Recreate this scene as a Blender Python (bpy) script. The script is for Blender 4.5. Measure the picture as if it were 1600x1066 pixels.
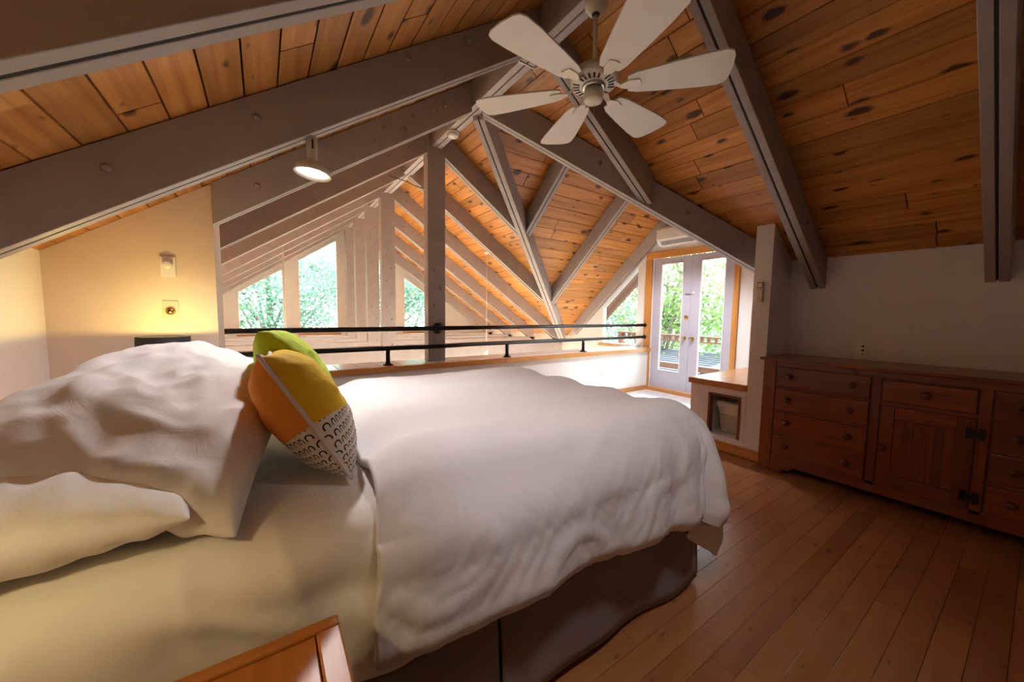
import bpy, math, random
from mathutils import Vector, Matrix, noise

for o in list(bpy.data.objects):
    bpy.data.objects.remove(o, do_unlink=True)
scene = bpy.context.scene
COL = scene.collection
rnd = random.Random(7)

# Layout unit: one rafter spacing (0.914 m); x across the ridge, y along it, z from the ridge soffit.
D = 0.914
ZF = -3.235                       # loft floor


def V(x, y, z):
    return Vector((x * D, y * D, (z - ZF) * D))


# ------------------------------------------------------------------ camera
YAW, PIT, ROL = 0.5994, -0.0770, 0.0128
cam_data = bpy.data.cameras.new('camera')
cam = bpy.data.objects.new('camera', cam_data)
COL.objects.link(cam)
fw = Vector((math.sin(YAW) * math.cos(PIT), math.cos(YAW) * math.cos(PIT), math.sin(PIT)))
rt = Vector((math.cos(YAW), -math.sin(YAW), 0))
up = rt.cross(fw)
r2 = rt * math.cos(ROL) + up * math.sin(ROL)
u2 = -rt * math.sin(ROL) + up * math.cos(ROL)
cam.matrix_world = Matrix.Translation(V(-1.7292, -2.1956, -1.8959)) @ Matrix((r2, u2, -fw)).transposed().to_4x4()
cam_data.sensor_width = 36.0
cam_data.lens = 570.68 / 1600 * 36.0
cam_data.clip_start = 0.03
scene.camera = cam

# ------------------------------------------------------------------ light and exposure
SKY = 12.0
world = bpy.data.worlds.new('sky')
scene.world = world
world.use_nodes = True
bg = world.node_tree.nodes['Background']
bg.inputs['Color'].default_value = (0.86, 0.94, 1.0, 1)
bg.inputs['Strength'].default_value = SKY

sun_d = bpy.data.lights.new('sun', 'SUN')
sun_d.energy = 14.0
sun_d.angle = 0.05
sun_d.color = (1.0, 0.94, 0.84)
sun = bpy.data.objects.new('sun', sun_d)
COL.objects.link(sun)
sun.rotation_euler = Vector((-0.78, -0.06, -0.60)).to_track_quat('-Z', 'Y').to_euler()

scene.view_settings.view_transform = 'Standard'
scene.view_settings.look = 'None'
scene.view_settings.gamma = 1.0
scene.view_settings.exposure = 0.40
scene.view_settings.use_curve_mapping = False
cy = scene.cycles
cy.use_denoising = True
cy.max_bounces = 10
cy.diffuse_bounces = 6
cy.glossy_bounces = 3
cy.transparent_max_bounces = 12
cy.sample_clamp_indirect = 6.0
cy.caustics_reflective = False
cy.caustics_refractive = False


def portal(name, center, normal, w, h):
    ld = bpy.data.lights.new(name, 'AREA')
    ld.shape = 'RECTANGLE'
    ld.size, ld.size_y = w * D, h * D
    ld.cycles.is_portal = True
    ob = bpy.data.objects.new(name, ld)
    COL.objects.link(ob)
    ob.location = V(*center)
    ob.rotation_euler = Vector(normal).to_track_quat('-Z', 'Z').to_euler()


portal('portal_far', (0, 7.5, -1.4), (0, -1, 0), 5.4, 2.8)
portal('portal_far_low', (0, 7.5, -3.9), (0, -1, 0), 5.4, 2.4)
portal('portal_door', (4.2, 1.1, -2.05), (-1, 0, 0), 1.6, 2.4)
portal('portal_gable', (4.2, 2.5, -1.75), (-1, 0, 0), 1.0, 1.8)

# ------------------------------------------------------------------ materials
MATS = {}


def newmat(name):
    m = bpy.data.materials.new(name)
    m.use_nodes = True
    MATS[name] = m
    nt = m.node_tree
    b = nt.nodes['Principled BSDF']
    return m, nt, b


def N(nt, typ, **kw):
    n = nt.nodes.new(typ)
    for k, v in kw.items():
        if k.startswith('_'):
            setattr(n, k[1:], v)
        else:
            key = int(k[1:]) if k[0] == 'i' and k[1:].isdigit() else k.replace('__', ' ')
            n.inputs[key].default_value = v
    return n


def plain(name, col, rough=0.6, metal=0.0, bump=0.0, bscale=60.0, var=0.06, **kw):
    """paint, metal, cloth: a base colour with faint mottling and fine relief"""
    m, nt, b = newmat(name)
    L = nt.links
    tc = N(nt, 'ShaderNodeTexCoord')
    nz = N(nt, 'ShaderNodeTexNoise', Scale=9.0, Detail=4.0)
    L.new(tc.outputs['Object'], nz.inputs['Vector'])
    rp = N(nt, 'ShaderNodeValToRGB')
    c = rp.color_ramp
    c.elements[0].position = 0.3
    c.elements[1].position = 0.7
    c.elements[0].color = tuple(max(0, v * (1 - var)) for v in col) + (1,)
    c.elements[1].color = tuple(min(1, v * (1 + var)) for v in col) + (1,)
    L.new(nz.outputs['Fac'], rp.inputs['Fac'])
    L.new(rp.outputs['Color'], b.inputs['Base Color'])
    b.inputs['Roughness'].default_value = rough
    b.inputs['Metallic'].default_value = metal
    if bump:
        n2 = N(nt, 'ShaderNodeTexNoise', Scale=bscale, Detail=5.0)
        L.new(tc.outputs['Object'], n2.inputs['Vector'])
        bp = N(nt, 'ShaderNodeBump', Strength=bump, Distance=0.01)
        L.new(n2.outputs['Fac'], bp.inputs['Height'])
        L.new(bp.outputs['Normal'], b.inputs['Normal'])
    for k, v in kw.items():
        b.inputs[k.replace('__', ' ')].default_value = v
    return m


def wood(name, dark, light, knots=None, rough=0.45, grain=(26, 1.3, 26), vary=0.35, coat=0.0, axis='Y',
         kscale=(6.5, 2.0, 0.0), kcut=0.5, ksize=0.17):
    """boards: grain runs along the local axis; knots are dark ellipses; each board has its own tone"""
    m, nt, b = newmat(name)
    L = nt.links
    tc = N(nt, 'ShaderNodeTexCoord')
    oi = N(nt, 'ShaderNodeObjectInfo')
    mul = N(nt, 'ShaderNodeVectorMath', _operation='MULTIPLY')
    comb = N(nt, 'ShaderNodeCombineXYZ')
    for i in range(3):
        L.new(oi.outputs['Random'], comb.inputs[i])
    L.new(comb.outputs[0], mul.inputs[0])
    mul.inputs[1].default_value = (37.0, 91.0, 53.0)
    add = N(nt, 'ShaderNodeVectorMath', _operation='ADD')
    src = tc.outputs['Object']
    if axis != 'Y':
        rot = N(nt, 'ShaderNodeMapping')
        rot.inputs['Rotation'].default_value = (0, 0, math.pi / 2) if axis == 'X' else (math.pi / 2, 0, 0)
        L.new(src, rot.inputs['Vector'])
        src = rot.outputs['Vector']
    L.new(src, add.inputs[0])
    L.new(mul.outputs[0], add.inputs[1])
    sc = N(nt, 'ShaderNodeVectorMath', _operation='MULTIPLY')
    sc.inputs[1].default_value = grain
    L.new(add.outputs[0], sc.inputs[0])
    nz = N(nt, 'ShaderNodeTexNoise', Scale=1.0, Detail=4.0, Roughness=0.6, Distortion=0.6)
    L.new(sc.outputs[0], nz.inputs['Vector'])
    rp = N(nt, 'ShaderNodeValToRGB')
    rp.color_ramp.elements[0].position = 0.28
    rp.color_ramp.elements[1].position = 0.72
    rp.color_ramp.elements[0].color = tuple(dark) + (1,)
    rp.color_ramp.elements[1].color = tuple(light) + (1,)
    L.new(nz.outputs['Fac'], rp.inputs['Fac'])
    out = rp.outputs['Color']
    # tone of the single board
    mr = N(nt, 'ShaderNodeMapRange')
    mr.inputs['To Min'].default_value = 1 - vary
    mr.inputs['To Max'].default_value = 1 + vary * 0.5
    L.new(oi.outputs['Random'], mr.inputs['Value'])
    mx = N(nt, 'ShaderNodeMix', _data_type='RGBA', _blend_type='MULTIPLY')
    mx.inputs['Factor'].default_value = 1.0
    L.new(out, mx.inputs[6])
    L.new(mr.outputs[0], mx.inputs[7])
    out = mx.outputs[2]
    if knots:
        ks = N(nt, 'ShaderNodeVectorMath', _operation='MULTIPLY')
        ks.inputs[1].default_value = kscale
        L.new(add.outputs[0], ks.inputs[0])
        dn = N(nt, 'ShaderNodeTexNoise', Scale=5.0, Detail=2.0)
        L.new(ks.outputs[0], dn.inputs['Vector'])
        da = N(nt, 'ShaderNodeMix', _data_type='VECTOR')
        da.inputs['Factor'].default_value = 0.14
        L.new(ks.outputs[0], da.inputs[4])
        L.new(dn.outputs['Color'], da.inputs[5])
        vo = N(nt, 'ShaderNodeTexVoronoi', _voronoi_dimensions='2D', Scale=1.0)
        L.new(da.outputs[1], vo.inputs['Vector'])
        sep = N(nt, 'ShaderNodeSeparateColor')
        L.new(vo.outputs['Color'], sep.inputs[0])
        # size of the knot differs from cell to cell, many cells have none
        sz = N(nt, 'ShaderNodeMapRange')
        sz.inputs['From Min'].default_value = kcut
        sz.inputs['From Max'].default_value = 1.0
        sz.inputs['To Min'].default_value = 0.03
        sz.inputs['To Max'].default_value = ksize
        L.new(sep.outputs[0], sz.inputs['Value'])
        df = N(nt, 'ShaderNodeMath', _operation='SUBTRACT')
        L.new(vo.outputs['Distance'], df.inputs[0])
        L.new(sz.outputs[0], df.inputs[1])
        kr = N(nt, 'ShaderNodeMapRange')
        kr.inputs['From Min'].default_value = -0.045
        kr.inputs['From Max'].default_value = 0.035
        kr.inputs['To Min'].default_value = 1.0
        kr.inputs['To Max'].default_value = 0.0
        L.new(df.outputs[0], kr.inputs['Value'])
        km = N(nt, 'ShaderNodeMix', _data_type='RGBA')
        L.new(kr.outputs[0], km.inputs['Factor'])
        L.new(out, km.inputs[6])
        km.inputs[7].default_value = tuple(knots) + (1,)
        out = km.outputs[2]
    L.new(out, b.inputs['Base Color'])
    b.inputs['Roughness'].default_value = rough
    if coat:
        b.inputs['Coat Weight'].default_value = coat
        b.inputs['Coat Roughness'].default_value = 0.12
    bp = N(nt, 'ShaderNodeBump', Strength=0.12, Distance=0.004)
    L.new(nz.outputs['Fac'], bp.inputs['Height'])
    L.new(bp.outputs['Normal'], b.inputs['Normal'])
    return m


def cloth(name, col, rough=0.85, weave=420.0, wrinkle=0.25, wscale=14.0, sheen=0.2):
    m, nt, b = newmat(name)
    L = nt.links
    tc = N(nt, 'ShaderNodeTexCoord')
    b.inputs['Base Color'].default_value = tuple(col) + (1,)
    b.inputs['Roughness'].default_value = rough
    b.inputs['Sheen Weight'].default_value = sheen
    n1 = N(nt, 'ShaderNodeTexNoise', Scale=wscale, Detail=6.0, Roughness=0.55, Distortion=1.2)
    L.new(tc.outputs['Object'], n1.inputs['Vector'])
    b1 = N(nt, 'ShaderNodeBump', Strength=wrinkle, Distance=0.02)
    L.new(n1.outputs['Fac'], b1.inputs['Height'])
    n2 = N(nt, 'ShaderNodeTexNoise', Scale=weave, Detail=2.0)
    L.new(tc.outputs['Object'], n2.inputs['Vector'])
    b2 = N(nt, 'ShaderNodeBump', Strength=0.08, Distance=0.001)
    L.new(n2.outputs['Fac'], b2.inputs['Height'])
    L.new(b1.outputs['Normal'], b2.inputs['Normal'])
    L.new(b2.outputs['Normal'], b.inputs['Normal'])
    return m


def glass_mat(name, tint=(0.93, 0.97, 0.96)):
    m, nt, b = newmat(name)
    L = nt.links
    nt.nodes.remove(b)
    tr = N(nt, 'ShaderNodeBsdfTransparent')
    tr.inputs['Color'].default_value = tint + (1,)
    gl = N(nt, 'ShaderNodeBsdfGlossy')
    gl.inputs['Roughness'].default_value = 0.02
    fr = N(nt, 'ShaderNodeFresnel', IOR=1.3)
    mx = N(nt, 'ShaderNodeMixShader')
    L.new(fr.outputs[0], mx.inputs[0])
    L.new(tr.outputs[0], mx.inputs[1])
    L.new(gl.outputs[0], mx.inputs[2])
    L.new(mx.outputs[0], nt.nodes['Material Output'].inputs['Surface'])
    return m


def emit_mat(name, col, strength):
    m, nt, b = newmat(name)
    b.inputs['Base Color'].default_value = (1, 1, 1, 1)
    b.inputs['Emission Color'].default_value = tuple(col) + (1,)
    b.inputs['Emission Strength'].default_value = strength
    return m


M_pine = wood('ceiling_pine', (0.36, 0.125, 0.024), (0.64, 0.290, 0.070), knots=(0.060, 0.020, 0.008), rough=0.42, vary=0.28,
              kscale=(8.5, 3.2, 0.0), kcut=0.30, ksize=0.17)
M_deck = plain('roof_deck', (0.05, 0.025, 0.012), 0.9)
M_beam = plain('beam_paint', (0.335, 0.283, 0.268), 0.5, bump=0.05, bscale=30)
M_bolt = plain('bolt_paint', (0.25, 0.22, 0.20), 0.55)
M_gap = plain('gap_dark', (0.02, 0.02, 0.022), 0.9)
M_wall = plain('wall_white', (0.80, 0.77, 0.74), 0.75, bump=0.04, bscale=90, var=0.015)
M_cream = plain('wall_cream', (0.82, 0.76, 0.69), 0.75, bump=0.04, bscale=90, var=0.015)
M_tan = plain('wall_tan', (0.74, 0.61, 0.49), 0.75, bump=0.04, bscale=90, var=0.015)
M_wallr = plain('wall_cool_white', (0.74, 0.74, 0.78), 0.75, bump=0.05, bscale=70, var=0.02)
M_honey = wood('honey_pine', (0.42, 0.165, 0.035), (0.66, 0.30, 0.075), rough=0.35, axis='Y', vary=0.15)
M_honeyx = wood('honey_pine_cross', (0.42, 0.165, 0.035), (0.66, 0.30, 0.075), rough=0.3, axis='X', vary=0.15, coat=0.3)
M_honeyz = wood('honey_pine_upright', (0.42, 0.165, 0.035), (0.66, 0.30, 0.075), rough=0.35, axis='Z', vary=0.15)
M_floor = wood('maple_floor', (0.29, 0.108, 0.038), (0.41, 0.172, 0.066), knots=(0.08, 0.025, 0.01), rough=0.28, axis='X',
               grain=(14, 1.2, 14), vary=0.20, coat=0.35, kscale=(9, 3.2, 0.0), kcut=0.86, ksize=0.08)
M_floorb = plain('subfloor', (0.10, 0.045, 0.02), 0.8)
M_tile = plain('floor_tile', (0.80, 0.81, 0.84), 0.22, var=0.05)
M_grout = plain('grout', (0.36, 0.37, 0.40), 0.9)
M_dres = wood('dresser_pine', (0.150, 0.030, 0.008), (0.28, 0.066, 0.016), knots=(0.03, 0.008, 0.004), rough=0.33, axis='Y',
              grain=(20, 1.6, 20), vary=0.25, coat=0.25, kcut=0.75)
M_dresz = wood('dresser_pine_upright', (0.145, 0.028, 0.008), (0.26, 0.060, 0.015), knots=(0.03, 0.008, 0.004), rough=0.33,
               axis='Z', grain=(20, 1.6, 20), vary=0.3, coat=0.25, kcut=0.75)
M_knob = plain('knob_wood', (0.10, 0.026, 0.010), 0.3)
M_black = plain('black_metal', (0.012, 0.012, 0.014), 0.45, metal=0.3)
M_rail = plain('black_pipe', (0.014, 0.014, 0.016), 0.30, metal=0.5)
M_brass = plain('brass', (0.62, 0.40, 0.12), 0.25, metal=1.0)
M_steel = plain('steel', (0.55, 0.55, 0.55), 0.35, metal=1.0)
M_white = plain('white_plastic', (0.78, 0.76, 0.72), 0.4, var=0.02)
M_ivory = plain('ivory_plastic', (0.62, 0.54, 0.40), 0.4, var=0.03)
M_fan = plain('fan_enamel', (0.70, 0.64, 0.54), 0.35, var=0.02)
M_blade = plain('fan_blade', (0.74, 0.69, 0.64), 0.45, var=0.03)
M_dark = plain('dark_slot', (0.015, 0.013, 0.02), 0.6)
M_doorp = plain('door_paint', (0.47, 0.45, 0.53), 0.5, var=0.02)
M_duvet = cloth('duvet_linen', (0.80, 0.775, 0.775), wrinkle=0.13, wscale=11)
M_sheet = cloth('sheet_cotton', (0.80, 0.76, 0.70), wrinkle=0.2, wscale=7)
M_pillow = cloth('pillow_cotton', (0.80, 0.77, 0.74), wrinkle=0.22, wscale=10)
M_skirt = cloth('skirt_cloth', (0.20, 0.155, 0.145), wrinkle=0.12, wscale=12, sheen=0.05)
M_green = cloth('green_cotton', (0.42, 0.54, 0.015), wrinkle=0.25, wscale=18, sheen=0.05)
M_glass = glass_mat('window_glass')
M_leafy = None
M_shade = plain('black_shade', (0.012, 0.010, 0.010), 0.7)
M_bag = plain('bin_liner', (0.80, 0.80, 0.80), 0.3, var=0.05)
M_cedar = wood('cedar_soffit', (0.15, 0.055, 0.03), (0.22, 0.09, 0.055), rough=0.6, axis='X')
M_cedarz = wood('cedar_rail', (0.13, 0.052, 0.03), (0.20, 0.085, 0.052), rough=0.6, axis='Y')
M_shingle = plain('shingle', (0.065, 0.070, 0.090), 0.9, bump=0.5, bscale=40, var=0.25)
M_ground = plain('ground_cover', (0.15, 0.15, 0.10), 0.95, var=0.3)
M_bark = plain('bark', (0.24, 0.20, 0.165), 0.9, bump=0.5, bscale=20, var=0.3)
M_bulb_cool = emit_mat('spot_bulb', (0.95, 0.97, 1.0), 25.0)
M_bulb_warm = emit_mat('warm_bulb', (1.0, 0.78, 0.36), 20.0)
M_bulb_pend = emit_mat('pendant_bulb', (1.0, 0.80, 0.48), 12.0)


def leaf_mat(name, c):
    m, nt, b = newmat(name)
    L = nt.links
    oi = N(nt, 'ShaderNodeTexCoord')
    nz = N(nt, 'ShaderNodeTexNoise', Scale=1.7, Detail=2.0)
    L.new(oi.outputs['Object'], nz.inputs['Vector'])
    rp = N(nt, 'ShaderNodeValToRGB')
    rp.color_ramp.elements[0].position = 0.35
    rp.color_ramp.elements[1].position = 0.65
    rp.color_ramp.elements[0].color = tuple(v * 0.7 for v in c) + (1,)
    rp.color_ramp.elements[1].color = tuple(min(1, v * 1.3) for v in c) + (1,)
    L.new(nz.outputs['Fac'], rp.inputs['Fac'])
    nt.nodes.remove(b)
    df = N(nt, 'ShaderNodeBsdfDiffuse')
    tl = N(nt, 'ShaderNodeBsdfTranslucent')
    L.new(rp.outputs['Color'], df.inputs['Color'])
    L.new(rp.outputs['Color'], tl.inputs['Color'])
    mx = N(nt, 'ShaderNodeMixShader')
    mx.inputs[0].default_value = 0.5
    L.new(df.outputs[0], mx.inputs[1])
    L.new(tl.outputs[0], mx.inputs[2])
    L.new(mx.outputs[0], nt.nodes['Material Output'].inputs['Surface'])
    return m


def opal_mat(name):
    m, nt, b = newmat(name)
    L = nt.links
    nt.nodes.remove(b)
    df = N(nt, 'ShaderNodeBsdfDiffuse')
    tl = N(nt, 'ShaderNodeBsdfTranslucent')
    df.inputs['Color'].default_value = (.85, .82, .76, 1)
    tl.inputs['Color'].default_value = (.95, .90, .80, 1)
    mx = N(nt, 'ShaderNodeMixShader')
    mx.inputs[0].default_value = 0.6
    L.new(df.outputs[0], mx.inputs[1])
    L.new(tl.outputs[0], mx.inputs[2])
    L.new(mx.outputs[0], nt.nodes['Material Output'].inputs['Surface'])
    return m


M_opal = opal_mat('opal_glass')
M_leafA = leaf_mat('leaf_teal', (0.19, 0.33, 0.235))
M_leafB = leaf_mat('leaf_green', (0.15, 0.25, 0.075))


# ------------------------------------------------------------------ mesh building (layout units in, metres out)
WL = {}


class MB:
    def __init__(self):
        self.v, self.f, self.sm = [], [], []

    def _add(self, pts, faces, smooth=False):
        n = len(self.v)
        self.v += [V(*p) for p in pts]
        self.f += [tuple(n + i for i in f) for f in faces]
        self.sm += [smooth] * len(faces)
        return self

    def box(self, x0, x1, y0, y1, z0, z1):
        p = [(x, y, z) for x in (x0, x1) for y in (y0, y1) for z in (z0, z1)]
        return self._add(p, [(0, 1, 3, 2), (4, 6, 7, 5), (0, 4, 5, 1), (2, 3, 7, 6), (0, 2, 6, 4), (1, 5, 7, 3)])

    def prism(self, poly, vec):
        n = len(poly)
        top = [tuple(a + b for a, b in zip(p, vec)) for p in poly]
        return self._add(list(poly) + top,
                         [tuple(range(n - 1, -1, -1)), tuple(range(n, 2 * n))] +
                         [(i, (i + 1) % n, n + (i + 1) % n, n + i) for i in range(n)])

    def loft(self, bot, top):
        n = len(bot)
        return self._add(list(bot) + list(top),
                         [tuple(range(n - 1, -1, -1)), tuple(range(n, 2 * n))] +
                         [(i, (i + 1) % n, n + (i + 1) % n, n + i) for i in range(n)])

    def tube(self, path, r, seg=14, cap=True):
        P = [Vector(p) for p in path]
        pts, faces = [], []
        ref = None
        for i, p in enumerate(P):
            t = ((P[min(i + 1, len(P) - 1)] - P[max(i - 1, 0)])).normalized()
            if ref is None:
                ref = t.orthogonal().normalized()
            ref = (ref - t * ref.dot(t)).normalized()
            b = t.cross(ref)
            rr = r[i] if isinstance(r, (list, tuple)) else r
            for k in range(seg):
                a = 2 * math.pi * k / seg
                pts.append(tuple(p + (ref * math.cos(a) + b * math.sin(a)) * rr))
        for i in range(len(P) - 1):
            for k in range(seg):
                faces.append((i * seg + k, i * seg + (k + 1) % seg, (i + 1) * seg + (k + 1) % seg, (i + 1) * seg + k))
        if cap:
            faces.append(tuple(range(seg - 1, -1, -1)))
            faces.append(tuple(range((len(P) - 1) * seg, len(P) * seg)))
        return self._add(pts, faces, True)

    def lathe(self, c, prof, axis=(0, 0, 1), seg=32, cap=True):
        q = Vector((0, 0, 1)).rotation_difference(Vector(axis).normalized())
        c = Vector(c)
        pts, faces = [], []
        for r, h in prof:
            for k in range(seg):
                a = 2 * math.pi * k / seg
                pts.append(tuple(c + q @ Vector((r * math.cos(a), r * math.sin(a), h))))
        for i in range(len(prof) - 1):
            for k in range(seg):
                faces.append((i * seg + k, i * seg + (k + 1) % seg, (i + 1) * seg + (k + 1) % seg, (i + 1) * seg + k))
        if cap:
            faces.append(tuple(range(seg - 1, -1, -1)))
            faces.append(tuple(range((len(prof) - 1) * seg, len(prof) * seg)))
        return self._add(pts, faces, True)

    def grid(self, pts, nu, nv, smooth=True):
        f = [(i * nv + j, i * nv + j + 1, (i + 1) * nv + j + 1, (i + 1) * nv + j) for i in range(nu - 1) for j in range(nv - 1)]
        return self._add(pts, f, smooth)

    def build(self, name, mat, parent=None, bevel=0.0, rotz=0.0, center=None, smooth_all=None):
        if center is None:
            lo = Vector([min(v[i] for v in self.v) for i in range(3)])
            hi = Vector([max(v[i] for v in self.v) for i in range(3)])
            c = (lo + hi) / 2
            if parent is None:
                c.z = lo.z
        else:
            c = V(*center)
        me = bpy.data.meshes.new(name)
        R = Matrix.Rotation(-rotz, 3, 'Z')
        me.from_pydata([tuple(R @ (v - c)) for v in self.v], [], self.f)
        me.polygons.foreach_set('use_smooth', self.sm if smooth_all is None else [smooth_all] * len(self.f))
        me.materials.append(mat)
        me.update()
        o = bpy.data.objects.new(name, me)
        COL.objects.link(o)
        o.rotation_euler = (0, 0, rotz)
        WL[o.name] = c
        if parent is not None:
            o.parent = parent
            o.location = c - WL[parent.name]
        else:
            o.location = c
        if bevel:
            bv = o.modifiers.new('bevel', 'BEVEL')
            bv.width = bevel
            bv.segments = 2
            bv.limit_method = 'ANGLE'
            bv.angle_limit = 0.7
        return o


def box(name, mat, parent, x0, x1, y0, y1, z0, z1, bevel=0.0):
    return MB().box(x0, x1, y0, y1, z0, z1).build(name, mat, parent, bevel)


def thing(name, label, cat, base, group=None):
    o = bpy.data.objects.new(name, None)
    o.empty_display_size = 0.1
    COL.objects.link(o)
    o.location = V(*base)
    WL[o.name] = V(*base)
    return tag(o, label, cat, group)


def tag(o, label, cat, group=None):
    o['label'] = label
    o['category'] = cat
    if group:
        o['group'] = group
    return o


def struct(o):
    o['kind'] = 'structure'
    return o


def lamp_light(name, loc, energy, col, size, parent=None, spot=None, direction=None):
    ld = bpy.data.lights.new(name, 'SPOT' if spot else 'POINT')
    ld.energy = energy
    ld.color = col
    ld.shadow_soft_size = size
    if spot:
        ld.spot_size = spot
        ld.spot_blend = 0.6
    o = bpy.data.objects.new(name, ld)
    COL.objects.link(o)
    if direction:
        o.rotation_euler = Vector(direction).to_track_quat('-Z', 'Y').to_euler()
    if parent is not None:
        o.parent = parent
        o.location = V(*loc) - WL[parent.name]
    else:
        o.location = V(*loc)
    return o


# ------------------------------------------------------------------ roof geometry
S = 0.677                        # main pitch
V1, V2 = 0.727, 0.757            # plan run of the near and far valleys
SD1, SD2 = S / V1, S / V2        # dormer pitches, near and far side
H = 0.272                        # rafter depth (upright)
WH = 0.053                       # half width of a doubled rafter


def z_left(x, y):
    return H + S * x


def z_right(x, y):
    return H - S * x


def z_dn(x, y):
    return H - SD1 * (1 - y)


def z_df(x, y):
    return H - SD2 * (y - 1)


def clip(poly, a, b, c):
    """keep a*x + b*y <= c"""
    out = []
    for i in range(len(poly)):
        p, q = poly[i], poly[(i + 1) % len(poly)]
        dp, dq = a * p[0] + b * p[1] - c, a * q[0] + b * q[1] - c
        if dp <= 0:
            out.append(p)
        if dp * dq < 0:
            t = dp / (dp - dq)
            out.append((p[0] + t * (q[0] - p[0]), p[1] + t * (q[1] - p[1])))
    return out


def area(poly):
    return 0.5 * abs(sum(poly[i][0] * poly[(i + 1) % len(poly)][1] - poly[(i + 1) % len(poly)][0] * poly[i][1] for i in range(len(poly))))


def ceiling(plan, zf, along, clips, joints, w=0.1295, g=0.0035):
    """a deck slab with planks under it; along = axis the planks run on"""
    big = plan
    for c in clips:
        big = clip(big, *c)
    dk = MB().loft([(x, y, zf(x, y) + 0.026) for x, y in big], [(x, y, zf(x, y) + 0.09) for x, y in big])
    deck = struct(dk.build('ceiling', M_deck))
    ai, ci = (1, 0) if along == 'Y' else (0, 1)
    lo = [min(p[i] for p in plan) for i in range(2)]
    hi = [max(p[i] for p in plan) for i in range(2)]
    k = 0
    c0 = lo[ci]
    while c0 < hi[ci] - 0.01:
        c1 = min(c0 + w, hi[ci])
        a0 = lo[ai]
        first = rnd.uniform(0.4, 1.0)
        while a0 < hi[ai] - 0.01:
            a1 = a0 + joints * (first if a0 == lo[ai] else rnd.uniform(0.7, 1.3))
            if a1 > hi[ai] - 0.5:
                a1 = hi[ai]
            if along == 'Y':
                poly = [(c0 + g, a0 + g), (c1 - g, a0 + g), (c1 - g, a1 - g), (c0 + g, a1 - g)]
            else:
                poly = [(a0 + g, c0 + g), (a1 - g, c0 + g), (a1 - g, c1 - g), (a0 + g, c1 - g)]
            for c in clips:
                poly = clip(poly, *c) if len(poly) > 2 else poly
            if len(poly) > 2 and area(poly) > 0.004:
                MB().loft([(x, y, zf(x, y)) for x, y in poly], [(x, y, zf(x, y) + 0.025) for x, y in poly]).build(
                    'ceiling_plank', M_pine, deck, rotz=0.0 if along == 'Y' else math.pi / 2)
                k += 1
            a0 = a1
        c0 = c1
    return deck


rect = lambda x0, x1, y0, y1: [(x0, y0), (x1, y0), (x1, y1), (x0, y1)]
ceiling(rect(-2.80, 0.0, -3.6, 1.2), z_left, 'Y', [], 2.6)
ceiling(rect(-3.95, 0.0, 1.2, 7.3), z_left, 'Y', [], 6.0)
ceiling(rect(0.0, 2.50, -3.6, 1.0), z_right, 'Y', [(V1, 1, 1.0)], 2.2)
ceiling(rect(0.0, 3.95, 1.0, 7.3), z_right, 'Y', [(V2, -1, -1.0)], 2.4)
ceiling(rect(0.0, 4.05, 1.0, 3.98), z_df, 'X', [(-V2, 1, 1.0)], 1.5)
ceiling(rect(0.0, 4.05, -0.72, 1.0), z_dn, 'X', [(-V1, -1, -1.0)], 2.4)

# ------------------------------------------------------------------ beams
PLY = 0.006                       # half of the dark joint between the two plies


def doubled(parent, poly, nvec, names=('ply', 'ply'), wh=WH, mat=None, bevel=0.003, strip=None):
    """two plies side by side; poly in the plane of the beam, nvec its unit plan normal"""
    nv = Vector(nvec)
    for s in (-1, 1):
        off = nv * (s * PLY)
        ext = nv * (s * (wh - PLY))
        MB().prism([tuple(Vector(p) + off) for p in poly], tuple(ext)).build(names[0], mat or M_beam, parent, bevel)
    c = sum((Vector(p) for p in poly), Vector()) / len(poly)
    cp = [tuple(c + (Vector(p) - c) * 0.985 - nv * PLY * 0.95) for p in poly]
    MB().prism(cp, tuple(nv * PLY * 1.9)).build('joint', M_gap, parent)


def bolts(parent, spots, nvec=(0, -1, 0), r=0.014):
    for p in spots:
        MB().lathe(p, [(r * 1.25, -0.004), (r * 1.2, 0.004), (r * 0.7, 0.010), (0.001, 0.012)], axis=nvec, seg=10).build('bolt', M_bolt, parent)


def rafter_poly(side, y, xa, xb, lo=0.0):
    return [(side * xa, y, -S * xa + lo), (side * xb, y, -S * xb + lo), (side * xb, y, -S * xb + H - 0.004), (side * xa, y, -S * xa + H - 0.004)]


RB = 0.0625                       # ridge half width


def rafter(side, y, xa, xb, label, group, bolt_x=()):
    t = thing('rafter', label, 'rafter', (side * (xa + xb) / 2, y, -S * xb), group)
    doubled(t, rafter_poly(side, y, xa, xb), (0, 1, 0))
    bolts(t, [(side * bx, y - WH, -S * bx + dz) for bx, dz in bolt_x])
    return t


G_R = 'doubled rafters of the loft roof'
rafter(-1, -1.98, RB, 2.74, 'grey doubled rafter over the bed side of the roof, farthest from the railing', G_R)
rafter(-1, -1.0, RB, 2.74, 'grey doubled rafter above the pillows, next to the one carrying the spot lamp', G_R, ((1.2, .13), (2.0, .13)))
rafter(-1, 0.0, RB, 2.74, 'grey doubled rafter above the bed carrying the small spot lamp', G_R, ((2.22, .16), (1.72, .16), (1.0, .2), (.62, .2), (.4, .16)))
rafter(-1, 1.0, RB, 1.98, 'grey doubled rafter running from the ridge to the end of the cream partition wall', G_R,
       ((1.73, .13), (.86, .17), (.93, .09), (.62, .17), (.69, .09), (.33, .15), (.44, .15), (.2, .12)))
rafter(1, -1.98, RB, 2.43, 'dark grey doubled rafter ending on the white wall above the right end of the dresser', G_R, ((1.2, .13), (2.2, .14)))
rafter(1, -1.0, RB, 2.43, 'grey doubled rafter ending on the white wall beside the corner column', G_R, ((1.0, .13), (1.9, .14), (2.25, .14)))
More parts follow.
